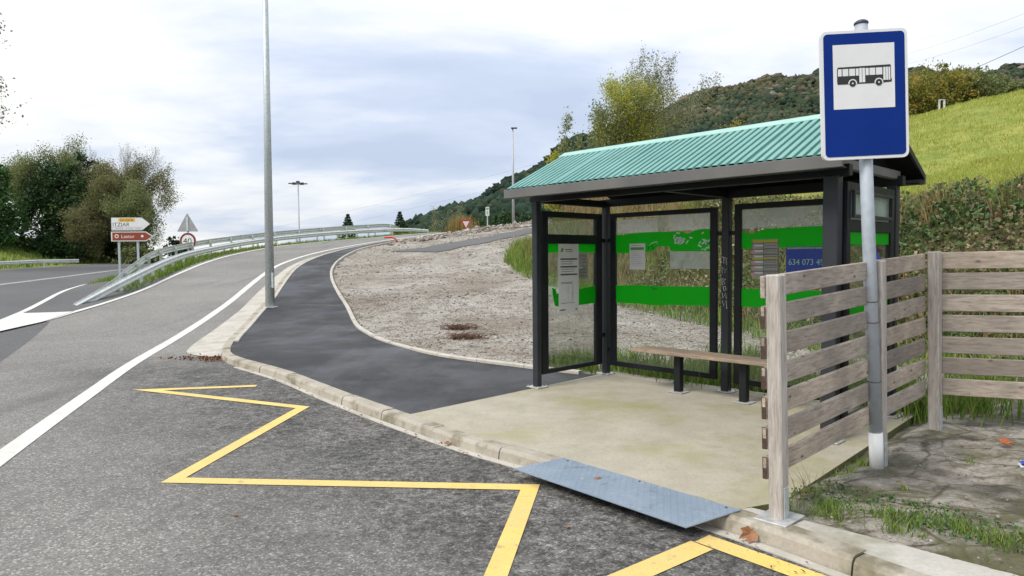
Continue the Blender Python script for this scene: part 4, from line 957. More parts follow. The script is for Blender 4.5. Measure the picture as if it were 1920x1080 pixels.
plate_on(SQ, [(-.226, -.238), (.226, -.238), (.226, .238), (-.226, .238)], .004, .0085, 'sign_white', 'white_square')
def poly_at(pts, d, mat, name): return plate_on(SQ, pts, d-.0012, d, mat, name)
poly_at([(-.195, -.055), (-.198, -.04), (-.198, .06), (-.19, .072), (.192, .078), (.198, .070), (.198, -.02), (.204, -.03), (.202, -.05), (.12, -.055)], .0102, 'sign_black', 'bus_body')
win = [(-.192, -.165), (-.158, -.116), (-.109, -.066), (-.060, -.040), (.012, .034), (.040, .082), (.088, .134)]
def wrect(u0, u1, z0, z1): MB().prism([(u0, z0), (u1, z0), (u1, z1), (u0, z1)], .0100, .0114, XZ).build('bus_window', 'sign_white', SQ)
for u0, u1 in win: wrect(u0, u1, .006, .058)
for u0, u1 in ((-.035, -.016), (-.012, .007), (.142, .158), (.162, .176), (.180, .192)): wrect(u0, u1, -.045 if u1 < .1 else -.036, .06)
for cx_ in (-.085, .108):
    ci = lambda r, n=20: [(cx_+r*math.cos(6.2832*k/n), -.050+r*math.sin(6.2832*k/n)) for k in range(n)]
    poly_at([(cx_+.032*math.cos(a_), -.05+.032*math.sin(a_)) for a_ in np.linspace(-.15, math.pi+.15, 14)], .0114, 'sign_white', 'wheel_arch')
    poly_at(ci(.024), .0122, 'sign_black', 'bus_wheel'); poly_at(ci(.006, 10), .0130, 'sign_white', 'wheel_hub')
for z_ in (-.3, .3): MB().bbox((0, .035, z_), (.3, .03, .04), .003).build('bracket', 'galvanised', SG)

# ---------------------------------------------------------------- lamps
def lamp_post(loc, h, r0, r1, label, arms, name='lamp_post', head='single'):
    o = empty(name, loc); tag(o, label, 'lamp post')
    MB().tube([(0, 0, 0), (0, 0, h)], [r0, r1], 18).build('pole', 'galvanised' if head == 'single' else 'lamp_grey', o, True)
    return o
lp = lamp_post((-6.72, 19.05, float(ramp(19.05))-.01), 10.5, .128, .055, 'tall tapered galvanised lamp post standing at the edge of the footway', 1)
lp.rotation_euler = (0, .009, 0)
MB().bbox((0, 0, .008), (.36, .36, .016), .004).build('base_plate', 'galvanised', lp)
MB().bbox((.085, -.085, .75), (.10, .02, .42), .004).build('access_door', 'galvanised', lp).rotation_euler = (0, 0, 0)
MB().tube([(0, 0, 10.3), (-.5, .0, 10.55), (-1.4, .0, 10.7)], .035, 10).build('arm', 'galvanised', lp, True)
MB().bbox((-1.75, 0, 10.7), (.7, .28, .12), .04).build('lamp_head', 'lamp_grey', lp)
zf = float(ground_z(.2, 60)); fl = lamp_post((.17, 60, zf-.05), 8.35, .13, .055, 'thin distant lamp post at the top of the gravel lot', 1, head='far')
MB().bbox((.12, -.1, 8.33), (.55, .3, .10), .04).build('lamp_head', 'lamp_dark', fl)
mast = empty('floodlight_mast', (-33.9, 110, -8)); tag(mast, 'distant mast with a ring of floodlights beyond the guardrail', 'lamp mast')
MB().tube([(0, 0, 0), (0, 0, 21.6)], [.2, .11], 12).build('pole', 'lamp_grey', mast, True)
MB().tube([(1.0*math.cos(a_), 1.0*math.sin(a_), 21.35) for a_ in np.linspace(0, 6.283, 25)], .05, 6, False).build('ring', 'lamp_dark', mast)
MB().bbox((0, 0, 21.65), (.5, .5, .35), .05).build('hub', 'lamp_dark', mast)
for k in range(6):
    a_ = k*math.pi/3+.3; o = MB().bbox((1.15, 0, 21.4), (.62, .42, .16), .04).build('floodlight', 'lamp_dark', mast); o.rotation_euler = (0, 0, a_)
    o = MB().tube([(0, 0, 21.45), (1.0, 0, 21.37)], .035, 6).build('arm', 'lamp_dark', mast); o.rotation_euler = (0, 0, a_)

# ---------------------------------------------------------------- road signs
ds = empty('direction_sign', (-16.7, 30, .55)); tag(ds, 'pair of arrow direction signs, white over brown, on two grey poles', 'direction sign')
ds.rotation_euler = (0, 0, .10)
for xx in (-.40, .38): MB().bbox((xx, .06, .75), (.09, .05, 2.95), .008).build('pole', 'post_grey', ds)
def arrow(w_, h_, tip): return [(-w_/2, -h_/2), (w_/2-tip, -h_/2), (w_/2, 0), (w_/2-tip, h_/2), (-w_/2, h_/2)]
D1 = empty('white_arrow_panel', (.14, -.0, 2.62)); D1.parent = ds
plate_on(D1, arrow(1.66, .60, .36), -.03, .0, 'sign_black', 'sign_rim'); plate_on(D1, arrow(1.60, .55, .34), .0, .004, 'sign_white', 'sign_face')
plate_on(D1, [(-.50, .10), (.18, .10), (.18, .25), (-.50, .25)], .004, .007, 'sign_yellow', 'yellow_patch')
def letter(body, size, parent, x, z, d, mat, name='lettering', sc=1.0):
    me = text_mesh(body, size); o = link_mesh(name, me, mat, parent, (x, -d, z), (math.pi/2, 0, 0)); o.scale = (sc, 1, 1); return o
letter('GI-3210', .155, D1, -.44, .120, .0085, 'sign_black', sc=1.05); letter('ITZIAR', .235, D1, -.76, -.105, .0055, 'sign_black', sc=1.0)
fr_ = MB()
for a_, b_, c_, e_ in ((-.76, .46, -.245, -.232), (-.76, .46, -.145, -.132), (-.76, -.75, -.24, -.135), (.45, .46, -.24, -.135), (-.64, -.63, -.24, -.135)): fr_.prism([(a_, c_), (b_, c_), (b_, e_), (a_, e_)], .004, .006, XZ)
for k in range(13):
    if k not in (4, 9): fr_.prism([(-.60+k*.079, -.205), (-.55+k*.079, -.205), (-.55+k*.079, -.172), (-.60+k*.079, -.172)], .004, .006, XZ)
fr_.build('service_box', 'sign_back', D1)['kind'] = 'stuff'
D2 = empty('brown_arrow_panel', (.18, -.0, 2.08)); D2.parent = ds
plate_on(D2, arrow(1.74, .42, .30), -.03, .0, 'sign_white', 'sign_rim'); plate_on(D2, arrow(1.64, .35, .26), .0, .004, 'sign_brown', 'sign_face')
letter('Lastur', .20, D2, -.46, -.065, .0055, 'sign_white', sc=1.12)
for cx_, r in ((-.64, .085), (.42, .055)):
    plate_on(D2, [(cx_+r*math.cos(6.2832*k/16), .01+r*math.sin(6.2832*k/16)) for k in range(16)], .004, .006, 'sign_white', 'symbol')
plate_on(D2, [(-.64+.05*math.cos(6.2832*k/12), .01+.05*math.sin(6.2832*k/12)) for k in range(12)], .006, .0075, 'sign_brown', 'symbol')
sp40 = empty('speed_limit_sign', (-17.85, 38, .9)); tag(sp40, 'round 40 speed limit sign below the grey back of a triangular sign', 'road sign')
MB().bbox((0, .05, 1.5), (.08, .04, 3.4), .006).build('pole', 'post_grey', sp40)
def circ(r, n=28, cx_=0, cy_=0): return [(cx_+r*math.cos(6.2832*k/n), cy_+r*math.sin(6.2832*k/n)) for k in range(n)]
C4 = empty('speed_disc', (0, 0, 1.72)); C4.parent = sp40
plate_on(C4, circ(.455), -.02, 0, 'sign_white', 'sign_rim'); plate_on(C4, circ(.445), 0, .004, 'sign_darkred', 'red_ring'); plate_on(C4, circ(.335), .004, .007, 'sign_white', 'sign_face')
letter('40', .44, C4, -.27, -.155, .009, 'sign_black', sc=1.12)
def rtri(w_, h_, r): 
    pts = [(-w_/2, 0), (w_/2, 0), (0, h_)]; out = []
    for i in range(3):
        p = Vector(pts[i]); a_ = (Vector(pts[i-1])-p).normalized(); b_ = (Vector(pts[(i+1) % 3])-p).normalized()
        for t_ in np.linspace(0, 1, 5): out.append(tuple(p+(a_*(1-t_)+b_*t_)*r*(1-.35*math.sin(math.pi*t_))))
    return out
T4 = empty('triangle_back', (0, 0, 2.23)); T4.parent = sp40
plate_on(T4, rtri(1.18, 1.02, .06), -.02, .0, 'sign_back', 'sign_plate'); plate_on(T4, [(-.06, .04), (.06, .04), (.06, .80), (-.06, .80)], .0, .03, 'galvanised', 'bracket')
yz = float(ground_z(-4.1, 61)); ys_ = empty('yield_sign', (-4.02, 61, yz-.05)); tag(ys_, 'inverted triangle give way sign with red border on short post', 'road sign')
MB().tube([(0, .05, 0), (0, .05, 1.3)], .04, 8).build('pole', 'plate_zinc', ys_)
def inv(w_, h_): return [(0, 0), (w_/2, h_), (-w_/2, h_)]
Y4 = empty('triangle_panel', (0, 0, .42)); Y4.parent = ys_; Y4.rotation_euler = (0, 0, .35)
plate_on(Y4, [(x, y) for x, y in inv(1.0, .90)], -.02, 0, 'sign_red', 'red_border'); plate_on(Y4, [(x, y+.20) for x, y in inv(.62, .56)], 0, .006, 'sign_white', 'sign_face')
iz = float(ground_z(-2.0, 57)); inf = empty('information_post', (-1.98, 57, iz-.05)); tag(inf, 'small white information sign on a slim post at the lot edge', 'road sign')
MB().tube([(0, .04, 0), (0, .04, 1.75)], .045, 8).build('pole', 'plate_zinc', inf)
I4 = empty('sign_panel', (0, 0, 1.38)); I4.parent = inf
plate_on(I4, rrect(.30, .72, .03), -.02, 0, 'sign_white', 'sign_face'); plate_on(I4, [(-.11, .12), (.11, .12), (.11, .29), (-.11, .29)], 0, .004, 'print_green', 'print')
plate_on(I4, [(-.08, -.25), (.08, -.25), (.08, .02), (-.08, .02)], 0, .004, 'sign_back', 'print')
sm = empty('small_round_sign', (-17.6, 41, .6)); tag(sm, 'small red and white round sign low behind the guardrail', 'road sign')
MB().tube([(0, .03, 0), (0, .03, .75)], .03, 8).build('pole', 'post_grey', sm)
E4 = empty('disc', (0, 0, .66)); E4.parent = sm; plate_on(E4, circ(.27), -.02, 0, 'sign_red', 'sign_face'); plate_on(E4, [(-.17, -.05), (.17, -.05), (.17, .05), (-.17, .05)], 0, .005, 'sign_white', 'white_bar')
sm.location.z = 1.05
# ---------------------------------------------------------------- guardrails
WP = [(0, -.155), (0, -.125), (.075, -.085), (.075, -.055), (.012, -.02), (.012, .02), (.075, .055), (.075, .085), (0, .125), (0, .155)]
WPROF = WP+[(a_-.006, b_) for a_, b_ in WP[::-1]]
def guardrail(name, label, pts, zg, post_off, step=2.0, first=3.0, seg=4.0, side=1):
    """pts: (x, y, top height); zg(x, y): ground height under the posts"""
    root = empty(name, (pts[0][0], pts[0][1], float(zg(pts[0][0], pts[0][1])))); tag(root, label, 'guardrail'); ox = np.array(root.location)
    P = smooth_path(pts, .5); P[:, 2] -= .155; T = plen(P); a = 0; prof = [(side*u, v_) for u, v_ in WPROF]
    if side < 0: prof = prof[::-1]
    while a < T-.2:
        q = sub(P, a, min(T, a+seg+.12)); q[:, 2] += 0; q[:, :2] += 0; q = q-ox
        MB().sweep(q, prof).build('beam', 'rail_metal', root); a += seg
    s = first
    while s < T-.5:
        q = sub(P, s, min(T, s+.3)); x, y, z = q[0]; d = q[1]-q[0]; ang = math.atan2(d[1], d[0]); nx, ny = math.sin(ang), -math.cos(ang)
        px_, py_ = x-nx*side*post_off, y-ny*side*post_off; gz = float(zg(px_, py_))-.05
        if z-gz > .12:
            M = Matrix.Rotation(ang, 3, 'Z'); o = MB().box((0, 0, 0), (.06, .11, z+.10-gz), M).build('post', 'galvanised', root); o.location = (px_-ox[0], py_-ox[1], (z+.10+gz)/2-ox[2])
            MB().box((0, 0, 0), (.05, post_off, .14), M).build('spacer', 'galvanised', root).location = (x-nx*side*post_off*.5-ox[0], y-ny*side*post_off*.5-ox[1], z-ox[2])
        s += step
    return root
RN = [(-12.9, 20.2, .36), (-12.98, 22.3, .86), (-13.5, 25.3, 1.33), (-14.6, 29, 1.65), (-15.6, 33, 1.98), (-16.1, 37, 2.30), (-16.05, 41, 2.67), (-15.2, 45, 3.07), (-13.4, 49, 3.47), (-11.0, 53, 3.80), (-8.7, 56.5, 4.0), (-7.0, 58.0, 3.93)]
RF = [(-13.0, 20.3, .31), (-14.0, 24, .88), (-15.4, 28, 1.48), (-16.9, 32.8, 2.08), (-17.6, 38, 2.57), (-17.45, 42, 2.94), (-16.3, 47, 3.42), (-14, 51.5, 3.88), (-11.6, 55.5, 4.26), (-10.1, 57.5, 4.38), (-9.4, 59.2, 4.05)]
guardrail('guardrail', 'pale steel guardrail along the slip road, nearer of the pair', RN, ground_z, .14, 2.0, 3.2)
guardrail('guardrail', 'pale steel guardrail on the far side of the verge, kinked upward near its start', RF, ground_z, .14, 2.4, 6.0, side=-1)
RL = [(-40, 40, 0), (-38.9, 50, 0), (-38.6, 56, 0), (-38.4, 61, 0)]
RL = [(x, y, float(ground_z(x, y))+.62) for x, y, _ in RL]
guardrail('guardrail', 'low guardrail at the foot of the grass bank across the main road', RL, ground_z, .12, 4.0, 1.0, side=1)
# red plastic pipe bent out of the ground
pz = float(ground_z(-7.45, 45.3)); pipe = tag(MB().tube([(-7.55, 45.2, pz-.05), (-7.56, 45.2, pz+.10), (-7.65, 45.2, pz+.22), (-7.85, 45.2, pz+.30), (-8.15, 45.2, pz+.31), (-8.35, 45.2, pz+.29)], .055, 12).build('red_pipe', 'red_plastic', None, True), 'bent red plastic pipe sticking out of the gravel', 'pipe')
# overhead lines
def cable(label, a, b, sag, r, lab=None):
    P = [(a[0]+(b[0]-a[0])*t_, a[1]+(b[1]-a[1])*t_, a[2]+(b[2]-a[2])*t_-4*sag*t_*(1-t_)) for t_ in np.linspace(0, 1, 40)]
    return tag(MB().tube(P, r, 5).build('power_cable', 'cable', None, True), label, 'cable')
cable('thin dark cable running down towards the field shrubs', (30, 62, 13.2), (80, 40, 38), 1.0, .022)
cable('upper of two faint power cables high above the field', (205, 425, 118), (62, 60, 29), 4, .016); cable('lower of two faint power cables high above the field', (207, 425, 113), (63.5, 60, 28), 4, .016)
cable('upper of two faint cables in front of the distant hill', (-120, 200, 1), (60, 160, 38), 3, .012); cable('lower of two faint cables in front of the distant hill', (-120, 200, -2), (60, 160, 34.5), 3, .012)


# ---------------------------------------------------------------- vegetation
def leaf_quads(P, size, seed, jit=.5, aspect=.6, up=None):
    """diamond leaves at points P with random orientation"""
    r = np.random.default_rng(seed); n = len(P); P = np.asarray(P, float)
    d = r.normal(size=(n, 3)); d /= np.linalg.norm(d, axis=1)[:, None]
    if up is not None: d = d*(1-up)+np.array((0, 0, 1.))*up*np.sign(r.uniform(-1, 3, (n, 1))); d /= np.linalg.norm(d, axis=1)[:, None]
    q = r.normal(size=(n, 3)); q -= (q*d).sum(1)[:, None]*d; q /= np.linalg.norm(q, axis=1)[:, None]; b = np.cross(d, q)
    s = (size*(1+jit*r.uniform(-1, 1, n)))[:, None]
    bend = d*s*.18
    V = np.stack([P-q*s, P+b*s*aspect+bend, P+q*s, P-b*s*aspect+bend], 1).reshape(-1, 3)
    return V, np.arange(4*n).reshape(n, 4)
def var4(v): return np.repeat(np.clip(v, 0, 1), 4)
def blades(name, x, y, h, wd, seed, mat, z=None, lean=.35, parent=None, dry=.0, kind='stuff', label=None):
    r = np.random.default_rng(seed); n = len(x); z = ground_z(x, y) if z is None else z
    a = r.uniform(0, 2*np.pi, n); l = np.abs(r.normal(0, lean, n))*h; b = r.uniform(0, 2*np.pi, n)
    base = np.stack([x, y, z-.02], 1); side = np.stack([np.cos(b), np.sin(b), 0*b], 1)*(wd if np.ndim(wd) else np.full(n, wd))[:, None]
    mid = base+np.stack([np.cos(a)*l*.35, np.sin(a)*l*.35, h*.55], 1); tip = base+np.stack([np.cos(a)*l, np.sin(a)*l, h], 1)
    V = np.stack([base-side, base+side, mid+side*.7, mid-side*.7, tip], 1).reshape(-1, 3); i = np.arange(n)*5
    Q = np.stack([i, i+1, i+2, i+3], 1); T = np.stack([i+3, i+2, i+4, i+4], 1)
    F = np.concatenate([np.stack([i, i+1, i+2], 1), np.stack([i, i+2, i+3], 1), np.stack([i+3, i+2, i+4], 1)])
    v = np.clip(r.normal(.5, .25, n)+dry, 0, 1)
    o = np_mesh(name, V, F, mat, parent, np.repeat(v, 5))
    if kind: o['kind'] = kind
    if label: o['label'] = label
    return o
def skeleton(seed, h, stems=1, spread=.45, levels=3, kids=2, ratio=.55, up=.12, wob=.18, r0=.12, lean=(0, 0), start=.3, nseg=5):
    rg = random.Random(seed); segs = []; tips = []
    def rv(): return Vector((rg.gauss(0, 1), rg.gauss(0, 1), rg.gauss(0, 1))).normalized()
    def grow(p, d, l, r, lev):
        n = nseg if lev < levels else 3
        for i in range(n):
            d = (d+rv()*wob+Vector((lean[0], lean[1], up))*.5).normalized(); q = p+d*(l/n); r2 = max(.003, r*.80)
            segs.append((p, q, r, r2)); p = q; r = r2
            if lev >= levels-1: tips.append((p.copy(), lev, d.copy()))
            if lev < levels and (i+1)/n > (start if lev == 0 else .2):
                for k in range(kids):
                    s_ = rv(); s_ = (s_-d*s_.dot(d)).normalized(); nd = (d+s_*(spread*2)*rg.uniform(.6, 1.2)).normalized()
                    grow(p.copy(), nd, l*ratio*rg.uniform(.7, 1.15)*(1-.35*i/n), r*.62, lev+1)
    for s_ in range(stems):
        a = rg.uniform(0, 6.28); o = .0 if stems == 1 else .25
        d0 = Vector((math.cos(a)*(0 if stems == 1 else .28), math.sin(a)*(0 if stems == 1 else .28), 1)).normalized()
        grow(Vector((o*math.cos(a), o*math.sin(a), 0)), d0, h*rg.uniform(.8, 1)*.72, r0, 0)
    return segs, tips
def trunk_mesh(segs, name, mat, parent, sides=5, minr=0):
    V = []; F = []; 
    for p, q, r1, r2 in segs:
        if r1 < minr: continue
        n = 3 if r1 < .015 else sides; d = (q-p).normalized(); a = d.orthogonal().normalized(); b = d.cross(a); o = len(V)
        for c, r in ((p, r1), (q+d*r2*.3, r2)):
            for k in range(n): V.append(c+(a*math.cos(6.2832*k/n)+b*math.sin(6.2832*k/n))*r)
        F += [(o+k, o+(k+1) % n, o+n+(k+1) % n, o+n+k) for k in range(n)]
    q = MB(); q.v = [tuple(v) for v in V]; q.f = F; return q.build(name, mat, parent)
def tree(name, label, x, y, top, seed, leaf, nleaf=8, lsize=.09, lspread=.25, bark='bark', group=None, cat='tree', leafy_part=1.0, z=None, yellow=None, **k):
    gz = float(ground_z(x, y)) if z is None else z; root = empty(name, (x, y, gz-.1)); tag(root, label, cat, group); h = top-gz
    segs, tips = skeleton(seed, h, **k); zt = max(s[1].z for s in segs); sc = h/zt
    segs = [(p*sc, q*sc, r1, r2) for p, q, r1, r2 in segs]; tips = [(p*sc, l, d) for p, l, d in tips]
    trunk_mesh(segs, 'trunk', bark, root)
    r = np.random.default_rng(seed); T = np.array([tuple(t[0]) for t in tips]); T = T[r.uniform(size=len(T)) < leafy_part]
    clump = r.normal(0, .16, len(T)); P = np.repeat(T, nleaf, 0)+r.normal(0, lspread, (len(T)*nleaf, 3)); v = np.repeat(.5+clump, nleaf)+r.normal(0, .2, len(P))
    P[:, 2] = np.maximum(P[:, 2], .2)
    V, F = leaf_quads(P, lsize, seed+1); np_mesh('crown', V, F, leaf, root, var4(v)); return root
def bush_tree(name, label, x, y, lobes, seed, leaf, n, lsize, bark='bark', group=None, cat='tree', z=None, edge=.35, trunk_h=None):
    """dense crown: leaves spread through overlapping uneven lobes, thicker near their surface. lobes: (dx,dy,z,rx,ry,rz)"""
    gz = float(ground_z(x, y)) if z is None else z; root = empty(name, (x, y, gz-.1)); tag(root, label, cat, group); r = np.random.default_rng(seed); rg = random.Random(seed)
    vol = np.array([l[3]*l[4]*l[5] for l in lobes])**.67; cnt = (n*vol/vol.sum()).astype(int); Ps, vs = [], []
    for (dx, dy, zz, rx, ry, rz_), c in zip(lobes, cnt):
        nc = max(6, c//45); d = r.normal(size=(nc, 3)); d /= np.linalg.norm(d, axis=1)[:, None]; rad = r.uniform(.35, 1.0, (nc, 1))**.5*(1+r.normal(0, .13, (nc, 1)))
        cc = d*rad*np.array((rx, ry, rz_))+np.array((dx, dy, zz)); cs = r.uniform(.12, .3, nc)*min(rx, rz_)
        per = max(1, c//nc); P = np.repeat(cc, per, 0)+r.normal(size=(nc*per, 3))*np.repeat(cs, per)[:, None]*edge*2
        Ps.append(P); vs.append(np.repeat(.42+r.normal(0, .17, nc), per)+r.normal(0, .15, nc*per))
    P = np.concatenate(Ps); v = np.concatenate(vs); P[:, 2] = np.maximum(P[:, 2], .05)
    segs = []; ztop = max(l[2] for l in lobes)
    for (dx, dy, zz, rx, ry, rz_) in lobes:
        p = Vector((dx*.1, dy*.1, 0)); q = Vector((dx, dy, zz)); m = p.lerp(q, .5)+Vector((rg.uniform(-.2, .2), rg.uniform(-.2, .2), .1*zz)); segs += [(p, m, .11, .08), (m, q, .08, .05)]
        for k in range(8):
            e_ = q+Vector((rg.gauss(0, .5)*rx, rg.gauss(0, .5)*ry, rg.uniform(-.3, .9)*rz_)); segs.append((q.lerp(m, .3), e_, .035, .008))
    trunk_mesh(segs, 'trunk', bark, root)
    V, F = leaf_quads(P, lsize, seed+3); np_mesh('crown', V, F, leaf, root, var4(v)); return root

# trees behind the shelter
tree('young_tree', 'slender tree with yellow green leaves rising behind the shelter roof', 6.3, 37, 11.4, 21, 'leaf_yellow', 2, .046, .25, stems=3, spread=.40, levels=3, ratio=.48, up=.35, r0=.07, start=.15)
tree('young_tree', 'tall airy tree with wispy pale leaves, topmost above the shelter', 7.7, 39, 13.6, 22, 'leaf_pale', 2, .048, .15, stems=6, spread=.38, levels=3, ratio=.50, up=.32, r0=.06, start=.2, leafy_part=.45, bark='bark_pale', lean=(.05, 0))
tree('young_tree', 'loose green tree with open twigs left of the yellow tree', 4.9, 37.5, 11.2, 23, 'leaf_olive', 1, .055, .18, stems=4, spread=.36, levels=3, ratio=.5, up=.25, r0=.055, start=.15)
tree('sapling', 'thin sapling above the far end of the shelter roof', 2.6, 35.5, 8.9, 24, 'leaf_olive', 4, .06, .15, stems=2, spread=.25, levels=2, kids=2, ratio=.3, up=.45, r0=.04, start=.2)
tree('sapling', 'short yellowing sapling just left of the loose green tree', 3.1, 36.5, 7.2, 25, 'leaf_yellow', 8, .07, .18, stems=3, spread=.35, levels=2, kids=2, ratio=.4, up=.3, r0=.03, start=.2)
for (x, y, top, s_, lf, lab) in ((14.5, 46, 10.2, 31, 'leaf_autumn', 'thin autumn tree half hidden behind the bus stop sign'), (16.8, 45, 9.8, 32, 'leaf_yellow', 'low yellow tree peeking over the roof ridge by the bus stop sign')):
    tree('young_tree', lab, x, y, top, s_, lf, 1, .065, .2, stems=4, spread=.35, levels=3, ratio=.45, up=.3, r0=.05, start=.2)
# shrubs at the top of the field
for k, (x, y, s_, lab, lf, w_, h_) in enumerate(((26.3, 46, 41, 'russet shrub beside the bus stop sign at the field top', 'leaf_autumn', 1.8, 2.7), (28.6, 46.5, 42, 'large green and orange shrub in the middle of the field top', 'leaf_autumn', 2.0, 3.1), (30.8, 46.5, 43, 'rounded olive shrub at the shaded end of the field top row', 'leaf_olive', 1.5, 2.2), (33.6, 48, 44, 'low dull shrub beyond the row at the field top', 'leaf_olive', 1.4, 1.4), (36.6, 48, 45, 'low brown shrub at the far edge of the field', 'leaf_brown', 1.5, 1.3))):
    bush_tree('field_shrub', lab, x, y, [(0, 0, h_*.5, w_, w_, h_*.52), (-.7, .2, h_*.4, w_*.7, w_*.7, h_*.42), (.8, -.2, h_*.42, w_*.7, w_*.7, h_*.45), (.2, .3, h_*.78, w_*.5, w_*.5, h_*.3)], s_, lf, 6500, .075, group='shrubs at the field top', cat='shrub')
mk = empty('marker_post', (27.5, 44.6, float(ground_z(27.5, 44.6)))); tag(mk, 'short white marker post in front of the field shrubs', 'post')
MB().bbox((0, 0, .35), (.12, .1, .8), .02).build('shaft', 'sign_white', mk); MB().bbox((.32, 0, .35), (.12, .1, .8), .02).build('shaft', 'sign_white', mk); MB().bbox((.16, 0, .72), (.44, .06, .05), .01).build('rail', 'sign_white', mk)

# trees across the main road
bush_tree('evergreen_tree', 'glossy green broadleaf tree at the very edge, in front of the dark conifers', -45.9, 61.0, [(0, 0, 3.2, 2.4, 2.2, 3.0), (-1.4, .5, 4.2, 2.2, 2, 2.8), (1.2, -.4, 2.4, 1.7, 1.6, 2.2), (.2, 0, 5.6, 1.5, 1.5, 1.7), (.9, -.8, 1.2, 1.9, 1.3, 1.2)], 51, 'leaf_laurel', 9000, .15)
bush_tree('evergreen_tree', 'tall dark evergreen tree, darkest of the trees across the road', -42.5, 67.8, [(0, 0, 4.5, 2.3, 2.2, 4.2), (.4, .2, 7.8, 1.5, 1.5, 2.6), (-1.3, 0, 5.5, 1.7, 1.7, 3.5), (1.2, .3, 3.5, 1.8, 1.8, 3.2), (-.5, .1, 1.4, 2.6, 1.8, 1.4)], 52, 'leaf_dark', 12000, .14)
bush_tree('evergreen_tree', 'dark narrow evergreen behind the direction sign, beside the brown trees', -39.1, 68.9, [(0, 0, 3.6, 1.4, 1.4, 3.6), (.1, .1, 6.8, 1.0, 1.0, 2.2), (.5, -.2, 1.5, 1.7, 1.5, 1.5)], 53, 'leaf_dark', 6500, .13)
tree('autumn_tree', 'brown half bare tree rising directly above the direction sign', -40.6, 68.0, 12.0, 54, 'leaf_brown', 7, .062, .32, stems=4, spread=.34, levels=3, ratio=.5, up=.22, r0=.09, start=.1)
tree('autumn_tree', 'brownish green tree between the brown tree and the pale one', -38.7, 68.5, 11.2, 55, 'leaf_brown', 6, .062, .32, stems=4, spread=.34, levels=3, ratio=.52, up=.2, r0=.08, start=.08)
tree('pale_tree', 'pale green airy tree at the open end of the tree row', -35.2, 66.0, 9.4, 56, 'leaf_olive', 3, .06, .28, stems=4, spread=.36, levels=3, ratio=.52, up=.15, r0=.06, start=.1)
tree('bare_tree', 'leafless grey tree standing above the dark evergreen', -40.2, 70.1, 13.8, 57, 'leaf_pale', 1, .05, .2, stems=4, spread=.32, levels=3, kids=3, ratio=.5, up=.32, r0=.07, start=.3, bark='bark_pale', leafy_part=.1)
tree('pale_tree', 'tall wispy light green tree behind the dark evergreen', -45.5, 70.1, 14.2, 58, 'leaf_olive', 4, .07, .36, stems=4, spread=.42, levels=3, ratio=.5, up=.25, r0=.09, start=.25)
tree('pale_tree', 'wispy light green tree next to the edge of the view', -49.3, 68.9, 12.2, 59, 'leaf_olive', 4, .07, .36, stems=3, spread=.42, levels=3, ratio=.5, up=.25, r0=.09, start=.25)
bush_tree('evergreen_tree', 'second dark evergreen, between the glossy tree and the tallest one', -45.8, 68, [(0, 0, 3.6, 2.2, 2.0, 3.6), (.5, 0, 6.3, 1.5, 1.4, 2.2), (-1.2, .2, 4.2, 1.6, 1.5, 2.6), (1.3, 0, 2.2, 1.8, 1.5, 2.2)], 65, 'leaf_dark', 9000, .13)
bush_tree('evergreen_tree', 'dark green conifer core inside the brown trees behind the direction sign', -39.6, 69.5, [(0, 0, 3.4, 1.8, 1.8, 3.4), (.2, 0, 6.4, 1.2, 1.2, 2.2), (1.4, 0, 2.4, 1.6, 1.4, 2.2)], 66, 'leaf_dark', 7000, .13)
tree('autumn_tree', 'low brown thicket tree below the dark evergreen', -40.7, 65.0, 6.6, 60, 'leaf_brown', 7, .062, .34, stems=5, spread=.5, levels=3, ratio=.5, up=.1, r0=.06, start=.05)
bush_tree('low_shrub', 'dark low shrub at the end of the tree row beside the triangular sign', -31.2, 65.0, [(0, 0, .9, 1.0, 1.0, .9), (.5, 0, 1.5, .6, .6, .8), (-.7, 0, 1.6, .8, .8, 1.0)], 61, 'leaf_dark', 2600, .11, cat='shrub')
bush_tree('low_shrub', 'olive shrub below the pale tree at the roadside bank', -34.6, 64.4, [(0, 0, .8, 1.5, 1.0, .9), (1.0, 0, .7, 1.1, .9, .8), (-1.4, 0, .8, 1.3, .9, .9)], 62, 'leaf_olive', 3500, .11, cat='shrub')
bush_tree('low_shrub', 'dark undergrowth shrub at the foot of the tall evergreen', -42.7, 63.8, [(0, 0, 1.0, 2.0, 1.0, 1.2), (1.9, 0, .8, 1.5, .9, 1.0), (-1.7, 0, 1.1, 1.4, 1.0, 1.2)], 63, 'leaf_dark', 5200, .12, cat='shrub')
tree('bare_tree', 'tall almost leafless tree whose twigs reach in at the upper corner', -40.7, 46, 19.2, 64, 'leaf_brown', 2, .09, .25, stems=2, spread=.5, levels=3, kids=3, ratio=.55, up=.12, r0=.18, start=.3, bark='bark_pale', leafy_part=.5)
# little conifers and reeds beyond the guardrail
def conifer(label, x, y, top, seed):
    gz = float(ground_z(x, y)); root = empty('small_conifer', (x, y, gz-.1)); tag(root, label, 'tree', 'small conifers beyond the guardrail'); h = top-gz+.1; r = np.random.default_rng(seed)
    trunk_mesh([(Vector((0, 0, 0)), Vector((0, 0, h)), .08, .01)], 'trunk', 'bark', root)
    n = 2600; u = r.uniform(0, 1, n)**1.0; lay = np.floor(u*11)/11+r.uniform(0, .05, n); zz = h-2.2*(1-np.clip(lay, 0, 1)); rad = (1-np.clip(lay, 0, 1))*.95*r.uniform(.25, 1.1, n)+.05; a = r.uniform(0, 6.28, n)
    P = np.stack([rad*np.cos(a), rad*np.sin(a), zz-rad*.3], 1); V, F = leaf_quads(P, .075, seed, up=.3); np_mesh('crown', V, F, 'leaf_dark', root, var4(.4+r.normal(0, .2, n)))
conifer('small dark conifer behind the guardrail, nearer the floodlight mast', -14.7, 62, 5.6, 71); conifer('small pointed conifer behind the guardrail bend', -10.1, 62.5, 5.8, 72)
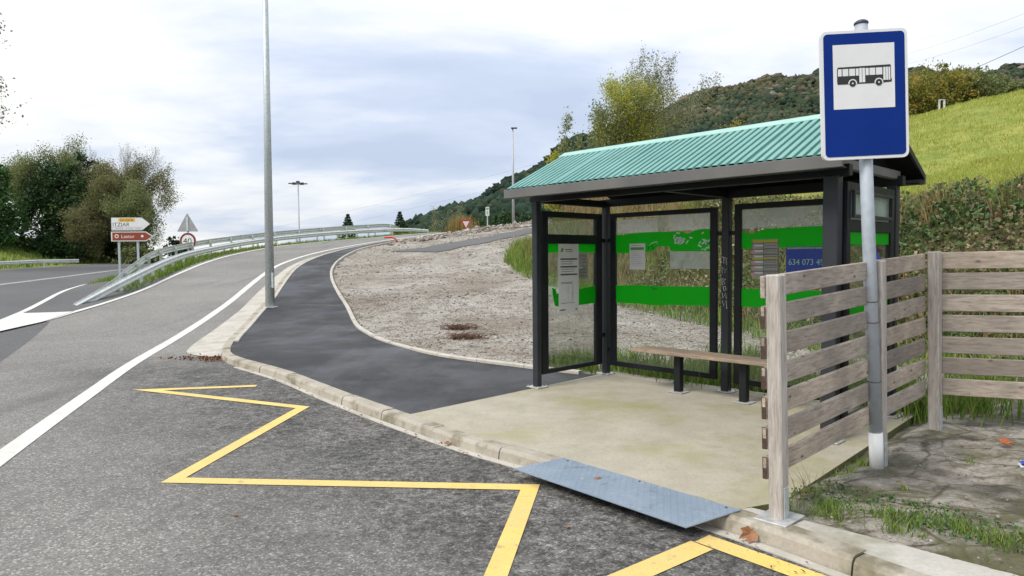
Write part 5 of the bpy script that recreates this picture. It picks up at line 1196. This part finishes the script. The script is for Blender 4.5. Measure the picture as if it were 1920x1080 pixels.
r = np.random.default_rng(5)
n = 5200; x = np.r_[r.normal(-7.6, .8, n//2), r.normal(-5.6, .8, n-n//2)]; y = r.uniform(64.5, 68.5, n); hgt = np.clip(5.75-.12*np.abs(x+6.5)-ground_z(x, y)+r.normal(0, .25, n), .6, 4)
blades('dry_reeds', x, y, hgt, .02, 6, 'reed_blade', lean=.10, label='golden dry reeds beyond the end of the guardrail')
bush_tree('low_shrub', 'dark round shrub at the crest beside the golden reeds', -10.1, 65.5, [(0, 0, 1.3, .9, .8, 1.0), (-.6, 0, .7, .8, .7, .7), (.5, .2, 1.6, .5, .5, .6)], 73, 'leaf_dark', 2500, .09, cat='shrub')
tree('sapling', 'tiny bare sapling above the golden reeds', -6.8, 66, 6.7, 74, 'leaf_pale', 3, .06, .12, stems=3, spread=.35, levels=2, kids=2, ratio=.4, up=.3, r0=.03, start=.2)
# dark trees at the far side of the lot crest
for k, (x, y, s_, rr) in enumerate(((-1.5, 72, 75, 2.2), (2.5, 74, 76, 2.6), (-4, 75, 77, 2.0))):
    bush_tree('crest_tree', ('dark green tree behind the information sign', 'dark green tree behind the distant lamp post', 'dark green tree behind the give way sign')[k], x, y, [(0, 0, 2.5, rr, rr, 2.2), (.8, 0, 3.4, rr*.6, rr*.6, 1.5), (-1.0, 0, 1.8, rr*.7, rr*.7, 1.6)], s_, 'leaf_dark', 4500, .13, group='dark trees beyond the lot crest')

# brambles and grass on the bank
r = np.random.default_rng(9)
def scatter(n, x0, x1, y0, y1, cond, seed):
    r = np.random.default_rng(seed); xs, ys = [], []; c = 0
    while c < n:
        x = r.uniform(x0, x1, n*2); y = r.uniform(y0, y1, n*2); k = cond(x, y); xs.append(x[k]); ys.append(y[k]); c += k.sum()
        if len(xs) > 60: break
    return np.concatenate(xs)[:n], np.concatenate(ys)[:n]
def clumpn(x, y): return .5+.5*lump(x*1.3+4, y*1.3+2)
bx, by = scatter(62000, 3, 15, 7, 24, lambda x, y: (lambda t: (t > -.1) & (t < 3.3))(bank_t(x, y)) & (y < 19.5+.25*x), 91)
bz = ground_z(bx, by); hh = r.uniform(0, 1, len(bx))**1.6*(.18+.45*clumpn(bx, by))
P = np.stack([bx, by, bz+hh], 1); V, F = leaf_quads(P, .042, 92, up=.35, aspect=.7)
v = np.clip(.42+.8*(clumpn(bx*.55+3, by*.9+bz*.8)-.45)+r.normal(0, .2, len(bx))+.3*(hh < .06), 0, 1)
o = np_mesh('brambles', V, F, 'leaf_bramble', None, var4(v)); tag(o, 'tangled dark brambles covering the earth bank', kind='stuff')
q = MB(); rgg = random.Random(93)
for k in range(420):
    i = rgg.randrange(len(bx)); p = Vector((bx[i], by[i], bz[i])); a_ = rgg.uniform(0, 6.28); l_ = rgg.uniform(.4, 1.3); hh_ = rgg.uniform(.15, .5)
    q.tube([p, p+Vector((math.cos(a_)*l_*.35, math.sin(a_)*l_*.35, hh_)), p+Vector((math.cos(a_)*l_*.75, math.sin(a_)*l_*.75, hh_*.8)), p+Vector((math.cos(a_)*l_, math.sin(a_)*l_, hh_*.1))], [.007, .006, .005, .003], 4, False)
o = q.build('bramble_stems', 'stem_red'); tag(o, 'arching reddish bramble stems on the bank', kind='stuff')
x, y = scatter(9000, 0, 8, 12, 34, lambda x, y: (lambda t: (t > -.2) & (t < 3.6))(bank_t(x, y)) & (y > 14), 94); xd, yd = scatter(4200, 5, 14, 7.5, 14, lambda x, y: (lambda t: (t > .3) & (t < 3.2))(bank_t(x, y)) & (clumpn(x*.8+1, y*.8) > .55), 194); x = np.r_[x, xd]; y = np.r_[y, yd]
blades('dry_grass', x, y, r.uniform(.2, .75, len(x)), .012, 95, 'dry_blade', lean=.6, label='dry brown grass on the bank behind the shelter')
x, y = scatter(9000, 0, 9, 8, 34, lambda x, y: (lambda t: (t > -1.0) & (t < 1.6))(bank_t(x, y)) & (y > 9), 96)
blades('bank_grass', x, y, r.uniform(.15, .55, len(x)), .012, 97, 'grass_blade', lean=.5, label='green grass along the foot of the bank')
x, y = scatter(4200, -.6, 2.5, 26, 34, lambda x, y: (bank_t(x, y) > -.9) & (bank_t(x, y) < 1.5), 98)
blades('tall_grass', x, y, r.uniform(.2, .75, len(x)), .012, 99, 'grass_blade', lean=.35, dry=.1, label='tall grass tuft at the far tip of the bank')
# field grass
def fieldc(x, y): return (bank_t(x, y) > 2.6) & (x/y > .45) & (x/y < 1.05)
x1_, y1_ = scatter(42000, 6, 22, 9, 20, fieldc, 101); x2_, y2_ = scatter(60000, 10, 46, 18, 49, fieldc, 102); x = np.r_[x1_, x2_]; y = np.r_[y1_, y2_]
blades('field_grass', x, y, r.uniform(.04, .16, len(x))*np.where(y > 25, 1.2, 1), np.where(y > 20, .013, .007), 103, 'field_blade', lean=.5, label='yellow green meadow grass covering the sloping field')
# grass fringe where the field meets the brambles
x, y = scatter(9000, 5, 20, 8, 22, lambda x, y: (bank_t(x, y) > 2.3) & (bank_t(x, y) < 3.8), 104)
blades('fringe_grass', x, y, r.uniform(.2, .5, len(x)), .009, 105, 'grass_blade', lean=.5, label='brighter grass fringe along the top of the bank')
# white flowers on the field
q = MB()
for (px_, py_) in ((13.3, 17.2), (12.6, 16.6), (15.5, 19), (11.0, 13.9)):
    z_ = float(ground_z(px_, py_))+.4; q.tube([(px_, py_, z_-.02), (px_, py_, z_)], [.05, .01], 7)
o = q.build('wild_flowers', 'sign_white'); tag(o, 'few white wild flowers in the meadow', kind='stuff')
# roadside verge between the guardrails, far bank
def vc(x, y):
    xe = fx(EDGE_L, y); return (x < xe-.22) & (x > xe-3.2) & ((y > 27) | (x > xe-1.3))
x, y = scatter(17000, -20, -6, 23, 60, vc, 111); blades('verge_grass', x, y, r.uniform(.06, .24, len(x)), .016, 112, 'grass_blade', lean=.5, label='short grass on the verge under the guardrails')
x, y = scatter(12000, -60, -26, 38, 72, lambda x, y: (x < fx(FAR, y)-.6), 113); blades('roadside_grass', x, y, r.uniform(.2, .6, len(x)), .028, 114, 'grass_blade', lean=.5, label='grass on the bank across the main road')
# grass behind the shelter
def loc2w(u, v_): 
    c, s = math.cos(-.8058), math.sin(-.8058); return 1.304+u*c-v_*s, 9.528+u*s+v_*c
def tufts(name, cl, seed, mat, hmin, hmax, w_, label, per=120, spread=.16, z=None):
    r = np.random.default_rng(seed); xs, ys, hs = [], [], []
    for (x, y, s_) in cl:
        n = int(per*s_); a = r.normal(0, spread*s_, (n, 2)); xs.append(x+a[:, 0]); ys.append(y+a[:, 1]); hs.append(r.uniform(hmin, hmax, n)*s_**.5)
    x = np.concatenate(xs); y = np.concatenate(ys); return blades(name, x, y, np.concatenate(hs), w_, seed+1, mat, lean=.5, z=(ground_z(x, y) if z is None else z(x, y)), label=label)
rgt = random.Random(17); cl = []
for k in range(60):
    u = rgt.uniform(-.2, 4.2); v_ = rgt.choice((rgt.uniform(.28, .75), rgt.uniform(.3, 1.6), rgt.uniform(1.2, 3.0))); x, y = loc2w(u, v_); cl.append((x, y, rgt.uniform(.5, 1.5)))
for k in range(16):
    u = rgt.uniform(-1.1, -.25); v_ = rgt.uniform(-.6, 1.0); x, y = loc2w(u, v_)
    if x > edge_x(y)+.15: cl.append((x, y, rgt.uniform(.4, .9)))
tufts('shelter_grass', cl, 121, 'grass_blade', .12, .42, .0075, 'grass tufts growing behind the glass of the shelter')
# weeds beside the fence and the kerb apron
cl = []
for k in range(46):
    t_ = rgt.random(); x = 1.95+1.45*t_+rgt.gauss(0, .10); y = 4.42-.95*t_+rgt.gauss(0, .08); cl.append((x, y, rgt.uniform(.25, .8)))
for k in range(16):
    t_ = rgt.random(); x = 3.1+1.6*t_; y = 3.55-1.6*t_; cl.append((x+rgt.gauss(0, .12), y+rgt.gauss(0, .1), rgt.uniform(.4, .9)))
for k in range(16):
    t_ = rgt.random(); cl.append((1.86+1.0*t_+rgt.gauss(0, .03), 4.46+1.02*t_+rgt.gauss(0, .03), rgt.uniform(.2, .55)))
for k in range(18): cl.append((rgt.uniform(2.3, 4.6), rgt.uniform(3.4, 5.4), rgt.uniform(.1, .3)))
tufts('weeds', cl, 131, 'grass_blade', .03, .13, .0035, 'small weeds and grass in the cracks beside the fence', 90, .09, lambda x, y: side_z(x, y)+.03)
cl = [(1.93, 4.55, .5), (2.0, 4.62, .4), (2.12, 4.74, .4)]
tufts('weed_stalks', cl, 133, 'dry_blade', .15, .40, .0025, 'thin dry stalks at the edge of the pad', 26, .08, lambda x, y: side_z(x, y)+.02)
x, y = scatter(2600, 1.7, 5.6, 2.2, 5.6, lambda x, y: (x > kerb_x(y)+.5) & (np.hypot(x-2.65-(4.1-y)*.9, 0) < .35), 134)
V, F = leaf_quads(np.stack([x, y, side_z(x, y)+.035+r.uniform(0, .03, len(x))], 1), .012, 135, up=.5); o = np_mesh('moss_leaves', V, F, 'leaf_laurel', None, var4(r.normal(.5, .2, len(x)))); tag(o, 'tiny creeping leaves along the concrete strip', kind='stuff')

# ---------------------------------------------------------------- stones, litter and dead leaves
def stones(name, x, y, s, seed, label, zf=ground_z, mat='stone_bits'):
    r = np.random.default_rng(seed); n = len(x); base = np.array([(1, 0, 0), (0, 1, 0), (-1, 0, 0), (0, -1, 0), (0, 0, 1), (0, 0, -1)], float); fc = np.array([(0, 1, 4), (1, 2, 4), (2, 3, 4), (3, 0, 4), (1, 0, 5), (2, 1, 5), (3, 2, 5), (0, 3, 5)])
    off = r.uniform(.6, 1.25, (n, 6, 1)); V = base[None]*off*s[:, None, None]*np.array((1, .8, .5)); a = r.uniform(0, 6.28, n); c, q = np.cos(a)[:, None], np.sin(a)[:, None]
    V = np.stack([V[..., 0]*c-V[..., 1]*q, V[..., 0]*q+V[..., 1]*c, V[..., 2]], -1)+np.stack([x, y, zf(x, y)+s*.15], 1)[:, None]
    F = (fc[None]+np.arange(n)[:, None, None]*6).reshape(-1, 3); o = np_mesh(name, V.reshape(-1, 3), F, mat, None, np.repeat(np.clip(r.normal(.5, .27, n), 0, 1), 6)); tag(o, label, kind='stuff')
lotc = lambda x, y: (x > edge_x(y)+.12) & (bank_t(x, y) < .2)
x1_, y1_ = scatter(15000, -6, 6, 9.8, 22, lambda x, y: lotc(x, y) & ((x-1.304)*.7213+(y-9.528)*.6926 > (.25 if True else 0)) | (lotc(x, y) & (y > 10.3) & (x < .3)), 141)
x2_, y2_ = scatter(13000, -9, 5, 20, 62, lotc, 142)
k = lump(x2_*.5, y2_*.5)+r.normal(0, .3, len(x2_)) > -.1; x2_, y2_ = x2_[k], y2_[k]
stones('gravel', np.r_[x1_, x2_], np.r_[y1_, y2_], np.r_[r.gamma(2.2, .0055, len(x1_)), r.gamma(2.0, .012, len(x2_))]+.005, 143, 'loose stones of the gravel lot')
x, y = scatter(900, -11, 4, 36, 61, lambda x, y: lotc(x, y) & (y > 50-1.4*np.maximum(0, -x-2)), 144); stones('rubble', x, y, r.gamma(3, .035, len(x))+.03, 145, 'larger rubble along the crest of the lot')
x, y = scatter(700, 1.7, 6, 1.5, 8, lambda x, y: (x > kerb_x(y)+.4) & (((x-1.76)*.7213-(y-4.48)*.6926) > .05), 146); stones('grit', x, y, r.gamma(2, .004, len(x))+.003, 147, 'small grit on the broken slab', lambda x, y: side_z(x, y)+.035)
def dead_leaf(label, x, y, z, s, seed, curl=.5, group='fallen leaves'):
    rg = random.Random(seed); n = 14; pts = []
    for k in range(n):
        a_ = 6.2832*k/n; rr = s*(1 if k % 2 == 0 else .55)*(1.0 if 2 < k < 12 else .6)*rg.uniform(.8, 1.15); pts.append(Vector((rr*math.cos(a_), rr*math.sin(a_), curl*s*(rg.uniform(.1, .5)+.35*abs(math.sin(a_))))))
    q = MB(); q.add([Vector((0, 0, .006))]+pts, [(0, i+1, (i+1) % n+1) for i in range(n)]); o = q.build('fallen_leaf', 'leaf_crisp'); o.location = (x, y, z); o.rotation_euler = (rg.uniform(-.2, .2), rg.uniform(-.2, .2), rg.uniform(0, 6.28)); tag(o, label, 'leaf', group); return o
simple('leaf_crisp', (.20, .085, .035), (.32, .15, .07), 14, .7)
simple('leaf_rust', (.30, .07, .025), (.40, .12, .04), 14, .7)
o = dead_leaf('large curled brown leaf lying against the kerb by the fence post', 1.44, 4.12, -.055, .075, 1, .6); o.rotation_euler = (.75, -.75, .4)
o = dead_leaf('orange dead leaf on the damp slab behind the fence', 4.0, 5.55, float(side_z(4.0, 5.55))+.05, .075, 2, .9); o.data.materials[0] = MATS['leaf_rust']
dead_leaf('small dead leaf in the middle of the ramp plate', .62, 5.0, .006, .035, 3, .15); dead_leaf('small brown leaf at the kerb foot near the ramp plate', -.62, 6.28, -.085, .05, 4, .6)
dead_leaf('tiny leaf on the asphalt between the zigzag and the ramp', .35, 4.35, -.097, .03, 5, .3); dead_leaf('pale leaf fragment on the asphalt beside the long zigzag arm', -1.9, 4.6, -.097, .025, 6, .3)
r = np.random.default_rng(151)
n = 420; x = np.r_[r.normal(-5.02, .2, n//2), r.normal(-5.45, .28, n-n//2)]; y = np.r_[r.normal(11.72, .14, n//2), r.normal(11.85, .1, n-n//2)]; k = x < kerb_x(y)-.02; x, y = x[k], y[k]
V, F = leaf_quads(np.stack([x, y, road_z(y)+.012+r.uniform(0, .035, len(x))], 1), .02, 152, up=.4); o = np_mesh('leaf_drift', V, F, 'litter_leaf', None, var4(r.uniform(0, 1, len(x)))); tag(o, 'drift of red brown leaves in the corner of the gutter', kind='stuff')
n = 420; tt_ = r.uniform(3, 19, n); kp = sub(KS, 0, 22); s_ = np.r_[0, np.cumsum(np.linalg.norm(np.diff(kp, axis=0), axis=1))]; x = np.interp(tt_, s_, kp[:, 0]); y = np.interp(tt_, s_, kp[:, 1]); x = x-np.abs(r.normal(.10, .12, n)); y = y-.08
V, F = leaf_quads(np.stack([x, y, road_z(y)+.016+r.uniform(0, .01, n)], 1), .012, 153, up=.7); o = np_mesh('kerb_debris', V, F, 'litter_leaf', None, var4(r.uniform(0, .8, n))); tag(o, 'scattered dead leaf bits along the kerb', kind='stuff')
for k, (x, y, lab, s_) in enumerate(((-1.2, 15.4, 'brown heap of dead twigs on the gravel, the farther of two', .32), (-.95, 13.9, 'brown heap of dead twigs on the gravel, the nearer of two', .34))):
    rg2 = random.Random(160+k); gz = float(ground_z(x, y)); o = empty('twig_heap', (x, y, gz)); tag(o, lab, 'twigs', 'twig heaps on the gravel'); q = MB()
    for j in range(90):
        a_ = rg2.uniform(0, 6.28); c_ = Vector((rg2.gauss(0, s_*.6), rg2.gauss(0, s_*.35), rg2.uniform(.0, .08))); d_ = Vector((math.cos(a_), math.sin(a_), rg2.uniform(-.1, .5)))*rg2.uniform(.05, .16); q.tube([c_-d_, c_+d_+Vector((0, 0, .02)), c_+d_*1.6], [.006, .005, .003], 4, False)
    q.build('twigs', 'stem_red', o); P = np.stack([r.normal(0, s_*.6, 200), r.normal(0, s_*.35, 200), r.uniform(0, .08, 200)], 1); V, F = leaf_quads(P, .025, 170+k, up=.4); np_mesh('dead_leaves', V, F, 'litter_leaf', o, var4(r.uniform(0, .7, 200)))
lt = empty('crumpled_wrapper', (3.86, 5.12, float(side_z(3.86, 5.12))+.035)); tag(lt, 'crumpled blue and white plastic wrapper on the damp slab', 'litter')
def crumple(seed, sc, loc, mat, name):
    import bmesh
    bm = bmesh.new(); bmesh.ops.create_icosphere(bm, subdivisions=2, radius=1); rg = random.Random(seed)
    for v_ in bm.verts: v_.co = Vector((v_.co.x*sc[0], v_.co.y*sc[1], v_.co.z*sc[2]))*rg.uniform(.65, 1.25)+Vector(loc)
    me = bpy.data.meshes.new(name); bm.to_mesh(me); bm.free(); return link_mesh(name, me, mat, lt)
crumple(1, (.055, .035, .025), (0, 0, .015), 'sign_white', 'foil'); crumple(2, (.03, .03, .018), (-.02, -.015, .028), 'poster_blue', 'foil_print')

# ---------------------------------------------------------------- scrub and rocks of the hill
def blob_field(name, label, n, seed, mat, cond, smin, smax, flat_=.8, sub_=1, varf=None):
    import bmesh
    bm = bmesh.new(); bmesh.ops.create_icosphere(bm, subdivisions=sub_, radius=1); B_ = np.array([tuple(v_.co) for v_ in bm.verts]); bm.faces.ensure_lookup_table(); Fb = np.array([[v_.index for v_ in f_.verts] for f_ in bm.faces]); bm.free()
    r = np.random.default_rng(seed); x, y = scatter(n, -60, 460, 100, 436, cond, seed); n = len(x); s = r.uniform(smin, smax, n)*r.uniform(.7, 1.2, n); z = hill_z(x, y)
    J = 1+r.normal(0, .33, (n, len(B_), 1)); V = B_[None]*J*s[:, None, None]*np.array((1, 1, flat_)); V = V+np.stack([x, y, z+s*.25], 1)[:, None]
    F = (Fb[None]+np.arange(n)[:, None, None]*len(B_)).reshape(-1, 3)
    pv = np.clip((.34+.30*(np.sin(x*.05+1)*np.sin(y*.04+2)) if varf is None else varf(x, y))+r.normal(0, .16, n), 0, 1)
    vv = np.clip(np.repeat(pv, len(B_))+r.normal(0, .09, n*len(B_)), 0, 1)
    o = np_mesh(name, V.reshape(-1, 3), F, mat, None, vv); tag(o, label, kind='stuff'); return o
def hvis(x, y):
    ry = np.interp(x, RX, RY); t = (y-80)/(ry-80); az = x/y; return (t < 1.02) & (t > .18) & (az > -.16) & (az < .88)
def brown(x, y):
    ry = np.interp(x, RX, RY); t = (y-80)/(ry-80); return .22+.5*ss(.35, .8, t)*ss(20, 110, x)+.2*np.sin(x*.06)*np.sin(y*.05)
blob_field('hill_scrub', 'dark scrub and low trees covering the hill', 24000, 181, 'scrub', lambda x, y: hvis(x, y), .6, 2.3, .85, 1, brown)
def rk(x, y):
    ry = np.interp(x, RX, RY); t = (y-80)/(ry-80); return hvis(x, y) & (t > .80) & (x > 60) & (np.sin(x*.09)+np.sin(x*.23+y*.1) > .1)
blob_field('hill_rocks', 'pale rock outcrops near the hill ridge', 600, 182, 'stone_bits', rk, .8, 3.0, .55, 1, lambda x, y: np.full(np.shape(x), .12))
